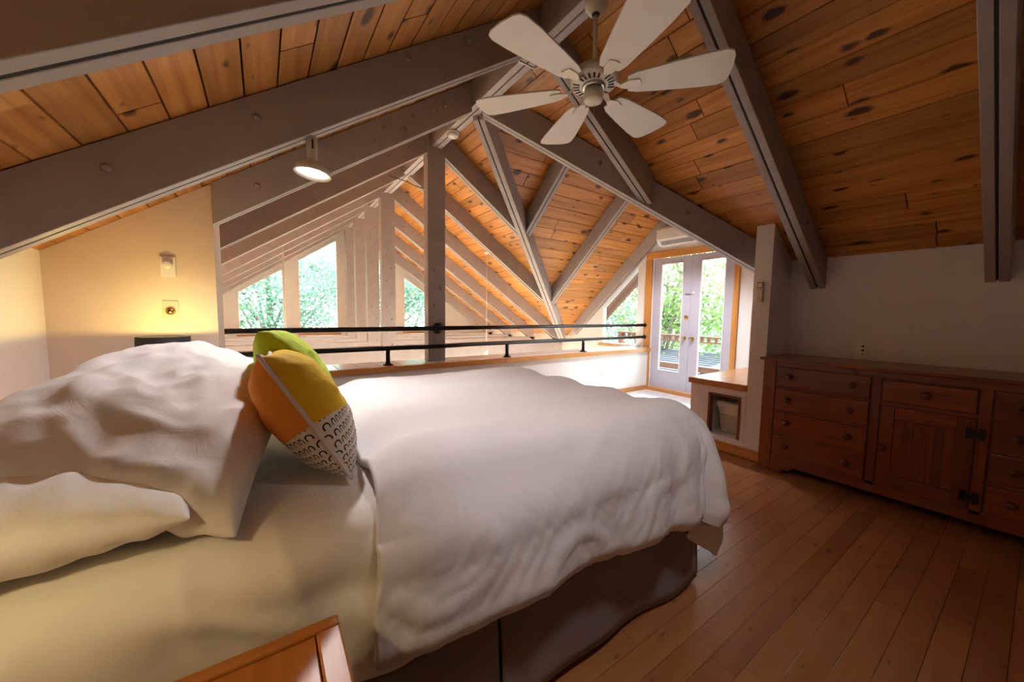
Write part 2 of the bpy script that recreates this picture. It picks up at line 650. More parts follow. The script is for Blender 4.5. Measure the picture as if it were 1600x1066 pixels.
rafter(1, 0.0, RB, (1 - WH) / V1 - 0.02, 'grey doubled rafter behind the ceiling fan running down into the valley beam', G_R, ((.7, .13),))

# ridge beam: boxes between the trusses so that the truss heads meet it
t = thing('ridge_beam', 'long grey ridge beam at the top of the ceiling that the fan hangs from', 'beam', (0, 1.8, 0))
for s in (-1, 1):
    MB().box(s * PLY, s * RB, -3.6, 7.2, 0, 0.235).build('ply', M_beam, t, 0.003)
MB().box(-PLY, PLY, -3.58, 7.18, 0.012, 0.22).build('joint', M_gap, t)
t = thing('ridge_beam', 'grey dormer ridge beam running out to the wall above the glass doors', 'beam', (2, 1, 0))
for s in (-1, 1):
    MB().box(RB, 3.99, 1 + s * PLY, 1 + s * RB, 0, 0.235).build('ply', M_beam, t, 0.003)
MB().box(RB + .01, 3.98, 1 - PLY, 1 + PLY, 0.012, 0.22).build('joint', M_gap, t)


def valley(v, sgn, xa, xb, label):
    n = Vector((-sgn * v, 1, 0)).normalized()
    t = thing('valley_beam', label, 'beam', ((xa + xb) / 2, 1 + sgn * v * (xa + xb) / 2, -S * xb))
    pt = lambda x, dz: (x, 1 + sgn * v * x, -S * x + dz)
    doubled(t, [pt(xa, 0), pt(xb, 0), pt(xb, H - .004), pt(xa, H - .004)], n, wh=0.058)
    ns = n if n.y < 0 else -n
    bolts(t, [tuple(Vector(pt(x, .15)) + ns * 0.058) for x in ([1.62, 2.05, .95] if sgn < 0 else [1.0, 1.9, 2.8])], tuple(ns))
    return t


valley(V1, -1, 0.06, 2.268, 'grey valley beam slanting from the ridge down to the corner column')
valley(V2, 1, 0.06, 3.72, 'grey valley beam where two pine ceilings meet beyond the railing')


def jack(x, ya, yb, sd, label):
    t = thing('jack_rafter', label, 'rafter', (x, (ya + yb) / 2, -sd * abs(yb - 1)), 'short rafters of the dormer ceiling')
    zz = lambda y: -sd * abs(y - 1)
    doubled(t, [(x, ya, zz(ya)), (x, yb, zz(yb)), (x, yb, zz(yb) + H - .004), (x, ya, zz(ya) + H - .004)], (1, 0, 0))
    return t


J1, J2, J3 = 1.324, 2.648, 3.945
jack(J1, 1 + RB, 1 + V2 * J1 - .07, SD2, 'short grey dormer rafter highest up, meeting the valley beam nearest the ridge')
jack(J2, 1 + RB, 1 + V2 * J2 - .07, SD2, 'long grey dormer rafter in the middle of the bright pine dormer ceiling')
jack(J3, 1 + RB, 1 + V2 * J3 - .35, SD2, 'grey dormer rafter lying along the gable wall beside the air conditioner')
jack(1.376, 1 - RB, 1 - V1 * 1.376 + .07, SD1, 'short grey dormer rafter hidden behind the slanting valley beam')
jack(2.70, 1 - RB, -0.64, SD1, 'grey dormer rafter above the wooden bench')
jack(J3, 1 - RB, -0.64, SD1, 'grey dormer rafter along the gable wall over the glass doors')

# trusses beyond the railing
PW = 0.11                         # post half width
TZ0, TZ1 = -2.725, -2.468         # tie beam bottom and top
ORD = {2: 'grey truss whose thick post stands on the wooden ledge with the railing flange',
       3: 'grey rafter pair without a post, a loose wire at its ridge, behind the ledge post',
       4: 'first grey truss with post and tie beam behind the railing ledge post',
       5: 'second grey truss with post and tie beam behind the railing ledge post',
       6: 'third grey truss with post and tie beam behind the railing ledge post',
       7: 'fourth grey truss with post and tie beam, close against the gable windows'}
for yi in range(2, 8):
    y = float(yi)
    has_post = yi != 3
    xr = {2: (y - 1) / V2 - .07, 3: (y - 1) / V2 - .07}.get(yi, 3.80)
    t = thing('roof_truss', ORD[yi], 'truss', (0, y, -2.5 if yi < 4 else TZ0), 'trusses over the open room')
    xa = PW if has_post else RB
    for side, xb in ((-1, 3.80), (1, xr)):
        for s in (-1, 1):
            MB().prism(rafter_poly(side, y + s * PLY, xa * .6, xb), (0, s * (WH - PLY), 0)).build('rafter', M_beam, t, 0.003)
        MB().prism([(p[0] * .995, p[1] - PLY * .95, p[2] + .004) for p in rafter_poly(side, y, xa, xb - .02)], (0, PLY * 1.9, 0)).build('joint', M_gap, t)
    if has_post:
        zb = -2.488 if yi == 2 else TZ1 - .12
        MB().box(-PW, PW, y - WH - .012, y + WH + .012, zb, H - S * 0.06 - 0.02).build('post', M_beam, t, 0.006)
        bs = []
        z = -0.35
        k = 0
        while z > zb + .1:
            bs.append(((-.035 if k % 2 else .045), y - WH - .012, z))
            z -= .21
            k += 1
        if yi < 6:
            bolts(t, bs, r=.012)
    if yi >= 4:
        for s in (-1, 1):
            MB().box(-3.85, 3.85, *(sorted((y + s * PLY, y + s * WH))), TZ0, TZ1).build('tie_beam', M_beam, t, 0.004)
    spots = [(-sx, y - WH, -S * sx + .15) for sx in (.32, .55, .9, 1.25)] + [(sx, y - WH, -S * sx + .15) for sx in (.32, .6, 1.0) if sx < xr - .2]
    if yi < 6:
        bolts(t, spots, r=.011)

# a loose wire at the ridge of the postless pair
o = MB().tube([(-.28, 2.92, -.08), (-.18, 2.90, -.10), (-.02, 2.9, -.12), (.08, 2.9, -.15), (.24, 2.92, -.16)], 0.006, 6).build('loose_wire', M_dark)
tag(o, 'thin dark loose wire across the ridge of the postless rafter pair', 'wire')

# metal clip by the ridge near the fan
o = MB().tube([(-.15, .08, -.04), (-.13, .07, -.05), (.02, .07, -.05), (.05, .09, -.05), (.03, .13, -.05), (-.13, .13, -.05), (-.15, .10, -.04)], 0.007, 8).build('wire_bracket', M_steel)
tag(o, 'small bent metal bracket under the ridge beside the ceiling fan', 'bracket')

# ------------------------------------------------------------------ walls, floors
# loft floor: slab, boards and tiles
fl = struct(MB().box(-2.75, 1.97, -3.6, 1.85, ZF - .25, ZF - .022).box(1.97, 2.43, -3.6, -.79, ZF - .25, ZF - .022).build('floor', M_floorb))
bw = 0.0946
y0 = -2.96
r = 0
while y0 < 0.95:
    x0 = -1.25 if y0 < -1.2 else (-0.6 if y0 < .2 else .1)
    x0 -= rnd.uniform(0, .8)
    xe = 2.43 if y0 + bw < -.79 else 1.97
    while x0 < xe:
        ln = rnd.choice((0.55, 0.8, 1.05, 1.3)) * rnd.uniform(.9, 1.1)
        x1 = min(x0 + ln, xe)
        if xe - x1 < .15:
            x1 = xe
        MB().box(x0 + .0007, x1 - .0007, y0 + .0007, y0 + bw - .0007, ZF - .022, ZF).build('floor_board', M_floor, fl, 0.0008)
        x0 = x1
    y0 += bw
# boards that no view shows singly
o = MB()
y0 = -3.6
o.box(-2.74, 2.43, -3.6, -2.962, ZF - .022, ZF - .001)
o.box(-2.74, -2.1, -2.96, .95, ZF - .022, ZF - .001)
o.box(-2.74, 1.97, .96, 1.8, ZF - .022, ZF - .001)
o = o.build('floor_board', M_floor, fl)
o['kind'] = 'stuff'

tf = struct(MB().box(1.975, 4.1, -.79, 1.85, ZF - .25, ZF - .012).build('floor', M_grout))
tx = 1.985
while tx < 3.98:
    ty = 1.80
    while ty > -.04:
        MB().box(tx + .004, min(tx + .33, 3.99) - .004, max(ty - .33, -.05) + .004, ty - .004, ZF - .012, ZF).build('floor_tile', M_tile, tf, 0.003)
        ty -= .33
    tx += .33

# open room below
struct(MB().box(-3.95, 4.1, 2.2, 7.4, -6.2, -6.1).build('floor', plain('pale_stone_floor', (.62, .58, .52), .5)))
struct(MB().box(-60, 60, -60, 60, -6.7, -6.6).build('ground', M_ground))

# knee wall behind the dresser
struct(MB().box(2.43, 2.53, -3.6, -.79, ZF - .2, z_right(2.43, 0) + .01).build('wall_right', M_wallr))
struct(MB().box(-2.84, -2.74, -3.6, .985, ZF - .2, z_left(-2.74, 0) + .01).build('wall_left', M_cream))
# cream partition by the lamp: a thick box under the sloping ceiling
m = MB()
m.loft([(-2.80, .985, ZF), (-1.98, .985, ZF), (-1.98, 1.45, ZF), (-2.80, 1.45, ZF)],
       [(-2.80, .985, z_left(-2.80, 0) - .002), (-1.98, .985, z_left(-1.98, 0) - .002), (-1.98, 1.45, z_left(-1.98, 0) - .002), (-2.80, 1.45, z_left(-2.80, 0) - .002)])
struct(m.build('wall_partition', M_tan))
# column and partition beside the dresser
m = MB()
prof = [(2.0, ZF), (4.0, ZF), (4.0, -1.262), (2.27, -1.262), (2.0, z_right(2.0, 0) - .003)]
m.prism([(x, -.79, z) for x, z in prof], (0, .14, 0))
struct(m.build('wall_column', M_wallr))
# wall with the railing ledge
struct(MB().box(-1.98, 4.0, 1.82, 2.20, ZF, -2.552).build('wall_railing', M_wall))
struct(MB().box(-3.95, 4.0, 2.1, 2.199, -6.1, ZF - .0).build('wall_below', M_wall))
struct(MB().box(-3.95, -2.30, 1.46, 2.20, ZF - .25, -1.9).box(-2.30, -1.985, 1.46, 2.20, ZF - .25, -2.56).build('wall_behind', M_wall))
# great room side walls
struct(MB().box(-4.05, -3.95, .9, 7.4, -6.2, z_left(-3.95, 0) + .02).build('wall_great_left', M_cream))
struct(MB().box(3.95, 4.05, 3.9, 7.4, -6.2, z_right(3.95, 0) + .02).build('wall_great_right', M_cream))
# far gable wall with window openings
WX = [(-2.16, -1.31), (-1.055, -.22), (.22, 1.055), (1.31, 2.16)]
m = MB()
xs = [-3.95] + [v for w in WX for v in w] + [3.95]
zr = lambda x: H - S * abs(x) + .03
wt = lambda x: -S * abs(x) - .06


def wall_piece(xa, xb, zb_, zt):
    if xa < 0 < xb:
        p = [(xa, 7.3, zb_), (xb, 7.3, zb_), (xb, 7.3, zt(xb)), (0, 7.3, zt(0)), (xa, 7.3, zt(xa))]
    else:
        p = [(xa, 7.3, zb_ if not callable(zb_) else zb_(xa)), (xb, 7.3, zb_ if not callable(zb_) else zb_(xb)), (xb, 7.3, zt(xb)), (xa, 7.3, zt(xa))]
    m.prism(p, (0, .1, 0))


for i in range(len(xs) - 1):
    xa, xb = xs[i], xs[i + 1]
    if i % 2 == 0:
        wall_piece(xa, xb, -6.2, zr)
    else:
        wall_piece(xa, xb, -6.2, lambda x: -5.0)
        wall_piece(xa, xb, -3.0, lambda x: -2.43)
        wall_piece(xa, xb, wt, zr)
struct(m.build('wall_far', M_cream))


def inset(poly, d):
    """inner outline of a convex polygon given in its own 2-d plane"""
    n = len(poly)
    ar = sum(poly[i][0] * poly[(i + 1) % n][1] - poly[(i + 1) % n][0] * poly[i][1] for i in range(n))
    sg = 1 if ar > 0 else -1
    ls = []
    for i in range(n):
        p, q = Vector(poly[i]), Vector(poly[(i + 1) % n])
        e = (q - p).normalized()
        nn = Vector((-e.y, e.x)) * sg
        ls.append((p + nn * d, e))
    out = []
    for i in range(n):
        p, e = ls[i - 1]
        q, f = ls[i]
        den = e.x * f.y - e.y * f.x
        t_ = ((q.x - p.x) * f.y - (q.y - p.y) * f.x) / den
        out.append((p.x + t_ * e.x, p.y + t_ * e.y))
    return out


NW = [0]


def window(poly, to3, depth, label_mat, fw_=0.05, sill=None):
    NW[0] += 1
    inn = inset(poly, fw_)
    n = len(poly)
    t = bpy.data.objects.new('window_%d' % NW[0], None)
    COL.objects.link(t)
    c = to3(sum(p[0] for p in poly) / n, min(p[1] for p in poly), 0)
    t.location = V(*c)
    WL[t.name] = V(*c)
    struct(t)
    for i in range(n):
        j = (i + 1) % n
        MB().loft([to3(*poly[i], 0), to3(*poly[j], 0), to3(*inn[j], 0), to3(*inn[i], 0)],
                  [to3(*poly[i], depth), to3(*poly[j], depth), to3(*inn[j], depth), to3(*inn[i], depth)]).build('window_frame', label_mat, t)
    MB().loft([to3(*p, depth * .45) for p in inn], [to3(*p, depth * .55) for p in inn]).build('pane', M_glass, t)
    if sill:
        box('window_sill', M_honeyx, t, *sill)
    return t


for xa, xb in WX:
    window([(xa, -2.43), (xb, -2.43), (xb, wt(xb)), (xa, wt(xa))], lambda u, v, d: (u, 7.29 + d, v), .1, M_cream, .035,
           sill=(xa - .02, xb + .02, 7.24, 7.30, -2.462, -2.432))
for xa, xb in WX:
    window([(xa, -5.0), (xb, -5.0), (xb, -3.0), (xa, -3.0)], lambda u, v, d: (u, 7.29 + d, v), .1, M_cream, .035)

# dormer gable wall with the glass doors and a slanted window
DY0, DY1, DZT = .400, 1.800, -.905
GY0, GY1 = 2.075, 2.95
gz = lambda y: -SD2 * (y - 1) - .005
m = MB()
zt2 = lambda y: (z_df(0, y) if y > 1 else z_dn(0, y)) + .03


def gp(ya, yb, zb_, zt_):
    f0 = zb_ if callable(zb_) else (lambda y: zb_)
    f1 = zt_ if callable(zt_) else (lambda y: zt_)
    p = [(4.0, ya, f0(ya)), (4.0, yb, f0(yb)), (4.0, yb, f1(yb))]
    if callable(zt_) and ya < 1 < yb:
        p.append((4.0, 1.0, f1(1.0)))
    p.append((4.0, ya, f1(ya)))
    m.prism(p, (.1, 0, 0))


gp(-.79, DY0, ZF - .2, zt2)
gp(DY0, DY1, DZT, zt2)
gp(DY1, GY0, ZF - .2, zt2)
gp(GY0, GY1, -6.2, -2.50)
gp(GY0, GY1, gz, zt2)
gp(GY1, 3.98, -6.2, zt2)
gp(2.0, GY0, -6.2, ZF - .2)
struct(m.build('wall_dormer', M_wall))
window([(GY0, -2.50), (GY1, -2.50), (GY1, gz(GY1)), (GY0, gz(GY0))], lambda u, v, d: (4.0 + d, u, v), .1, M_wall, .03,
       sill=(3.94, 4.0, GY0 - .03, GY1 + .03, -2.53, -2.50))

# back gable behind the camera
m = MB()
m.prism([(-2.84, -3.6, ZF - .2), (2.53, -3.6, ZF - .2), (2.53, -3.6, zr(2.53)), (0, -3.6, zr(0)), (-2.84, -3.6, zr(-2.84))], (0, -.1, 0))
struct(m.build('wall_back', M_wall))

# baseboards
struct(box('baseboard_railing', M_honeyx, None, 1.99, 3.93, 1.795, 1.819, ZF + .001, ZF + .075, .003))
struct(box('baseboard_bench', M_honey, None, 1.975, 1.999, -.79, -.105, ZF + .001, ZF + .095, .003))
struct(box('baseboard_left', M_honey, None, -2.739, -2.72, -3.5, -1.5, ZF + .001, ZF + .09, .003))

# ------------------------------------------------------------------ railing ledge
t = thing('ledge', 'narrow honey pine ledge with pale tiles on top of the white railing wall', 'ledge', (1, 2, -2.55))
xs_ = [-1.975, -.55, .9, 2.45, 3.998]
for i in range(4):
    MB().box(xs_[i] + .001, xs_[i + 1] - .001, 1.775, 1.845, -2.55, -2.492).build('nosing', M_honeyx, t, .004)
MB().box(-1.975, 3.998, 1.846, 2.23, -2.55, -2.502).build('core', M_grout, t)
x = -1.97
while x < 3.85:
    MB().box(x + .004, min(x + .215, 3.998) - .004, 1.848, 2.226, -2.502, -2.490).build('ledge_tile', M_tile, t, .002)
    x += .215

t = thing('pipe_railing', 'black iron pipe railing with two rails over the tiled ledge', 'railing', (1, 1.9, -2.49))
RY = 1.893
o = MB().tube([(-2.30, RY, -2.094), (3.998, RY, -2.085)], .0265, 16).build('top_rail', M_rail, t)
pth = [(-2.30, RY, -2.305), (-.33, RY, -2.305), (-.27, RY - .015, -2.305), (-.2, RY - .035, -2.305), (.25, RY - .035, -2.300), (.32, RY - .015, -2.300), (.38, RY, -2.300), (3.998, RY, -2.297)]
MB().tube(pth, .0255, 16).build('lower_rail', M_rail, t)
for px_ in (-.595, .985, 2.42):
    o = MB().tube([(px_, RY, -2.305), (px_, RY, -2.489)], .0235, 14).build('rail_post', M_rail, t)
    MB().lathe((px_, RY, -2.490), [(.055, 0), (.055, .009), (.032, .014), (.029, .034)], seg=20).build('foot_flange', M_rail, o)
for z_ in (-2.087, -2.297):
    f = MB().lathe((3.999, RY, z_), [(.055, 0), (.055, .012), (.038, .018), (.034, .05)], axis=(-1, 0, 0), seg=22).build('wall_flange', M_rail, t)
    for k in range(4):
        a = k * math.pi / 2 + .78
        MB().lathe((3.987, RY + .046 * math.cos(a), z_ + .046 * math.sin(a)), [(.006, 0), (.005, .004), (.001, .005)], axis=(-1, 0, 0), seg=8).build('screw', M_steel, f)
f = MB().lathe((0.005, 2.0 - WH - .0125, -2.094), [(.066, 0), (.066, .008), (.036, .014), (.032, .03)], axis=(0, -1, 0), seg=24).build('post_flange', M_rail, t)
for k in range(4):
    a = k * math.pi / 2 + .78
    MB().lathe((.005 + .048 * math.cos(a), 2.0 - WH - .021, -2.094 + .048 * math.sin(a)), [(.006, 0), (.005, .004), (.001, .005)], axis=(0, -1, 0), seg=8).build('screw', M_steel, f)

# ------------------------------------------------------------------ glass double door
t = bpy.data.objects.new('door_1', None)
COL.objects.link(t)
t.location = V(4.0, 1.1, ZF)
WL[t.name] = V(4.0, 1.1, ZF)
struct(t)
for nm, a in (('door_casing', (3.965, 4.0, 1.795, 1.925, ZF + .05, -.9255)), ('door_casing', (3.965, 4.0, .355, .43, ZF + .05, -.9255))):
    MB().box(*a).build(nm, M_honeyz, t, .004)
MB().box(3.965, 4.0, .355, 1.925, -.925, -.812).build('door_casing', M_honey, t, .004)
MB().box(3.95, 4.1, .40, 1.80, ZF, ZF + .05).build('threshold', M_honey, t, .004)
DZ0, DZ1 = -3.175, -.925


def leaf(ya, yb, flip):
    """one door leaf with a full-height pane"""
    sl, sr = .135, .155
    gz0, gz1 = -2.865, -1.025
    root = MB().box(4.012, 4.06, ya, ya + sl, DZ0, DZ1).build('door_leaf', M_doorp, t, .002)
    MB().box(4.012, 4.06, yb - sr, yb, DZ0, DZ1).build('stile', M_doorp, root, .002)
    MB().box(4.012, 4.06, ya + sl, yb - sr, DZ0, gz0).build('bottom_rail', M_doorp, root, .002)
    MB().box(4.012, 4.06, ya + sl, yb - sr, gz1, DZ1).build('top_rail', M_doorp, root, .002)
    MB().box(4.033, 4.039, ya + sl, yb - sr, gz0, gz1).build('pane', M_glass, root)
    for q in ((ya + sl, ya + sl + .012, gz0, gz1), (yb - sr - .012, yb - sr, gz0, gz1), (ya + sl, yb - sr, gz0, gz0 + .012), (ya + sl, yb - sr, gz1 - .012, gz1)):
        MB().box(4.006, 4.03, *q).build('glazing_bead', M_wall, root)
    hy = ya - .004 if flip else yb + .004
    for hz in (-1.15, -2.05, -2.98):
        MB().tube([(4.005, hy, hz), (4.005, hy, hz - .1)], .009, 10).build('hinge', M_white, root)
    return root


lf = leaf(.428, 1.096, True)
rf = leaf(1.100, 1.788, False)


def brass_knob(y, z, par, r=.03):
    MB().lathe((4.012, y, z), [(r * 1.15, 0), (r * 1.1, .008), (r * .4, .014), (r * .4, .03), (r * .85, .042), (r * .9, .06), (r * .5, .072), (.001, .074)], axis=(-1, 0, 0), seg=20).build('door_knob', M_brass, par)


brass_knob(1.165, -2.278, rf, .026)
brass_knob(1.035, -2.285, lf, .030)
MB().lathe((4.012, 1.155, -1.935), [(.036, 0), (.034, .012), (.024, .016), (.001, .017)], axis=(-1, 0, 0), seg=20).build('deadbolt', M_brass, rf)
MB().tube([(4.0, 1.18, -1.545), (3.99, 1.10, -1.55), (3.99, 1.05, -1.54)], .008, 8).build('latch_hook', M_steel, rf)
MB().lathe((4.012, 1.05, -1.54), [(.022, 0), (.02, .01), (.008, .02), (.001, .022)], axis=(-1, 0, 0), seg=12).build('latch_catch', M_white, lf)

# ------------------------------------------------------------------ bench with the bin niche
t = thing('built_in_bench', 'white built-in bench with a honey wood top and an open niche below the column', 'bench', (2.6, -.35, ZF))
NY0, NY1, NZ0, NZ1 = -.607, -.300, -3.085, -2.670
BY = -.115
MB().box(2.0, 2.06, -.648, NY0, ZF, -2.61).build('front_panel', M_wallr, t)
MB().box(2.0, 2.06, NY1, BY, ZF, -2.61).build('front_panel', M_wallr, t)
MB().box(2.0, 2.06, NY0, NY1, ZF, NZ0).build('front_panel', M_wallr, t)
MB().box(2.0, 2.06, NY0, NY1, NZ1, -2.61).build('front_panel', M_wallr, t)
MB().box(2.06, 3.95, BY - .05, BY, ZF, -2.61).build('side_panel', M_wall, t)
MB().box(1.985, 3.99, -.649, BY + .03, -2.608, -2.545).build('bench_top', M_honeyx, t, .008)
nb = MB().box(2.06, 2.42, NY0 - .02, NY1 + .02, NZ0 - .02, NZ0).build('niche_floor', M_white, t)
MB().box(2.06, 2.42, NY0 - .02, NY0, NZ0, NZ1).build('niche_side', M_white, nb)
MB().box(2.06, 2.42, NY1, NY1 + .02, NZ0, NZ1).build('niche_side', M_white, nb)
MB().box(2.42, 2.44, NY0 - .02, NY1 + .02, NZ0 - .02, NZ1 + .02).build('niche_back', M_white, nb)
MB().box(2.06, 2.42, NY0 - .02, NY1 + .02, NZ1, NZ1 + .02).build('niche_roof', M_white, nb)
MB().box(1.992, 2.06, NY1 - .02, NY1 - .001, NZ0 + .001, NZ1 - .001).build('niche_trim', M_dresz, t)
MB().box(1.992, 2.06, NY0 + .001, NY0 + .02, NZ0 + .001, NZ1 - .001).build('niche_trim', M_dresz, t)
MB().box(1.992, 2.06, NY0 + .02, NY1 - .02, NZ1 - .022, NZ1 - .001).build('niche_trim', M_dres, t)

t = thing('waste_bin', 'small white waste bin with a crumpled liner bag standing in the bench niche', 'bin', (2.2, -.455, NZ0))


def rrect(cx_, cy_, hx, hy, r_, n=5):
    pts = []
    for sx, sy, a0 in ((1, 1, 0), (-1, 1, 90), (-1, -1, 180), (1, -1, 270)):
        for k in range(n):
            a = math.radians(a0 + 90 * k / (n - 1))
            pts.append((cx_ + sx * (hx - r_) + r_ * math.cos(a), cy_ + sy * (hy - r_) + r_ * math.sin(a)))
    return pts


m = MB()
rings = [(0.0, .082, .085), (.29, .100, .112), (.295, .108, .120), (.305, .108, .120), (.305, .100, .112), (.02, .076, .080)]
pts = []
for h_, hx, hy in rings:
    pts += [(x, y, NZ0 + .002 + h_) for x, y in rrect(2.20, -.455, hx, hy, .03)]
nn = 20
fc = [(i * nn + k, i * nn + (k + 1) % nn, (i + 1) * nn + (k + 1) % nn, (i + 1) * nn + k) for i in range(len(rings) - 1) for k in range(nn)]
fc += [tuple(range(nn - 1, -1, -1)), tuple(range((len(rings) - 1) * nn, len(rings) * nn))]
m._add(pts, fc, True)
m.build('bin_body', M_white, t)
m = MB()
pts = []
prof = [(.20, .094, .104), (.31, .112, .124), (.322, .112, .124), (.305, .116, .128), (.275, .114, .126)]
for i, (h_, hx, hy) in enumerate(prof):
    for k, (x, y) in enumerate(rrect(2.20, -.455, hx, hy, .03)):
        j = rnd.uniform(-1, 1) * (.012 if i in (2, 4) else .003)
        pts.append((x, y, NZ0 + h_ + j + (.014 * math.sin(k * 1.3) if i == 4 else 0)))
m._add(pts, [(i * nn + k, i * nn + (k + 1) % nn, (i + 1) * nn + (k + 1) % nn, (i + 1) * nn + k) for i in range(len(prof) - 1) for k in range(nn)], True)
m.build('liner_bag', M_bag, t)

# ------------------------------------------------------------------ dresser
t = thing('dresser', 'long reddish pine dresser with two drawer banks and a middle cupboard', 'dresser', (2.15, -1.78, ZF))
XF = 1.885
XB = 2.425
LY, RYd = -.82, -2.74
MB().box(XF - .035, XB, RYd - .035, LY + .022, -2.275, -2.250).build('dresser_top', M_dres, t, .006)
MB().box(XF + .012, XB, RYd + .02, LY - .02, -3.13, -2.276).build('carcass', M_knob, t)
for ya, yb in ((LY, LY - .095), (-2.64, RYd)):
    MB().box(XF, XF + .06, min(ya, yb), max(ya, yb), ZF, -2.276).build('corner_post', M_dresz, t, .004)
    MB().box(XB - .06, XB, min(ya, yb), max(ya, yb), ZF, -3.13).build('foot', M_dresz, t, .004)
for yv in (-1.539, -2.019):
    MB().box(XF + .002, XF + .05, yv - .024, yv + .024, -3.11, -2.32).build('stile', M_dresz, t, .002)
MB().box(XF + .002, XF + .05, -2.64, LY - .095, -2.322, -2.276).build('top_rail', M_dres, t, .002)
# bottom apron with a scalloped cut at each foot
ap = [(-.915, -3.085), (-.915, -3.228), (-.99, -3.228), (-1.02, -3.195), (-1.045, -3.205), (-1.075, -3.165), (-2.48, -3.165), (-2.51, -3.205), (-2.535, -3.195), (-2.565, -3.228), (-2.64, -3.228), (-2.64, -3.085)]
MB().prism([(XF + .002, y, z) for y, z in ap], (.045, 0, 0)).build('apron', M_dres, t, .002)


def knob(y, z, par):
    MB().lathe((XF - .004, y, z), [(.012, 0), (.011, .012), (.019, .020), (.024, .030), (.021, .040), (.010, .046), (.001, .047)], axis=(-1, 0, 0), seg=18).build('knob', M_knob, par)


def drawer(ya, yb, za, zb, kn):
    d = MB().box(XF - .004, XF + .03, yb + .006, ya - .006, za, zb).build('drawer', M_dres, t, .005)
    for ky in kn:
        knob(ky, (za + zb) / 2 + .005, d)


ZD = [(-2.487, -2.322), (-2.685, -2.506), (-2.882, -2.706), (-3.085, -2.903)]
for za, zb in ZD:
    drawer(-.915, -1.513, za, zb, (-1.02, -1.408))
    drawer(-2.047, -2.64, za, zb, (-2.15, -2.538))
drawer(-1.565, -1.993, -2.483, -2.335, (-1.779,))
for za in (-2.4965, -2.6955, -2.8925):
    MB().box(XF + .002, XF + .05, -1.513, -.915, za - .0085, za + .0085).build('divider', M_dres, t, .002)
    MB().box(XF + .002, XF + .05, -2.64, -2.047, za - .0085, za + .0085).build('divider', M_dres, t, .002)
MB().box(XF + .002, XF + .05, -1.993, -1.565, -2.512, -2.487).build('divider', M_dres, t, .002)
d = MB().box(XF + .012, XF + .03, -1.990, -1.570, -3.093, -2.515).build('cupboard_door', M_dresz, t)
MB().box(XF - .004, XF + .012, -1.640, -1.570, -3.093, -2.515).build('door_stile', M_dresz, d, .003)
MB().box(XF - .004, XF + .012, -1.990, -1.918, -3.093, -2.515).build('door_stile', M_dresz, d, .003)
MB().box(XF - .004, XF + .012, -1.918, -1.640, -2.602, -2.515).build('door_rail', M_dres, d, .003)
MB().box(XF - .004, XF + .012, -1.918, -1.640, -3.093, -3.005).build('door_rail', M_dres, d, .003)
pw = .278 / 6
for k in range(6):
    a = -1.918 + k * pw
    MB().box(XF + .003, XF + .0125, a + .0004, a + pw - .0004, -3.003, -2.604).build('panel_board', M_dresz, d, .0008)
knob(-1.595, -2.808, d)
for hz in (-2.604, -3.006):
    hg = [(0, .0), (.018, .0), (.018, .03), (.028, .038), (.028, .07), (-.028, .07), (-.028, .038), (-.018, .03), (-.018, 0)]
    pl = [(XF - .009, -1.992 + a * 1.3, hz + b * .5) for a, b in
          [(-.03, -.07), (-.008, -.07), (-.008, -.03), (.008, -.03), (.008, -.07), (.03, -.07), (.03, .07), (.008, .07), (.008, .03), (-.008, .03), (-.008, .07), (-.03, .07)]]
    MB().prism(pl, (.006, 0, 0)).build('hinge', M_black, d)

# ------------------------------------------------------------------ bed
BX0, BX1, BYN, BYF = -2.38, .03, -1.255, .40
MT = -2.445
t = thing('bed', 'low bed base with a taupe pleated skirt under the white duvet', 'bed', (-1.1, -.4, ZF))
MB().box(BX0, BX1 - .03, BYN + .03, BYF - .03, -3.05, -2.845).build('box_spring', M_skirt, t, .02)
for lx, ly in ((BX0 + .1, BYN + .15), (BX1 - .2, BYN + .15), (BX0 + .1, BYF - .15), (BX1 - .2, BYF - .15)):
    MB().tube([(lx, ly, ZF), (lx, ly, -3.05)], .03, 10).build('leg', M_black, t)


def skirt_piece(a, b, nout, n=90, name='bed_skirt', pleats=()):
    pts = []
    L = (Vector(b) - Vector(a)).length
    rows = 10
    for i in range(n):
        u = i / (n - 1)
        p = Vector(a).lerp(Vector(b), u)
        for j in range(rows):
            w_ = j / (rows - 1)
            s_ = u * L
            off = (.010 * math.sin(s_ * 7.3) + .007 * math.sin(s_ * 13.7 + 1.3)) * w_ + .03 * w_
            for pl in pleats:
                dd = (s_ - pl) / .02
                off -= .05 * math.exp(-dd * dd) * (.3 + .7 * w_)
            z = -2.86 + (-3.205 + 2.86 + .012 * math.sin(s_ * 5.1)) * w_
            pts.append((p.x + nout[0] * off, p.y + nout[1] * off, z))
    o = MB().grid(pts, n, rows).build(name, M_skirt, t)
    sd_ = o.modifiers.new('thick', 'SOLIDIFY')
    sd_.thickness = .004
    return o


skirt_piece((BX0, BYN), (-1.13, BYN), (0, -1), n=70)
skirt_piece((-1.12, BYN), (BX1 + .01, BYN), (0, -1), n=80)
skirt_piece((BX1, BYN - .02), (BX1, BYF), (1, 0), n=100, pleats=(.8,))
skirt_piece((BX1, BYF), (BX0, BYF), (0, 1), n=100)

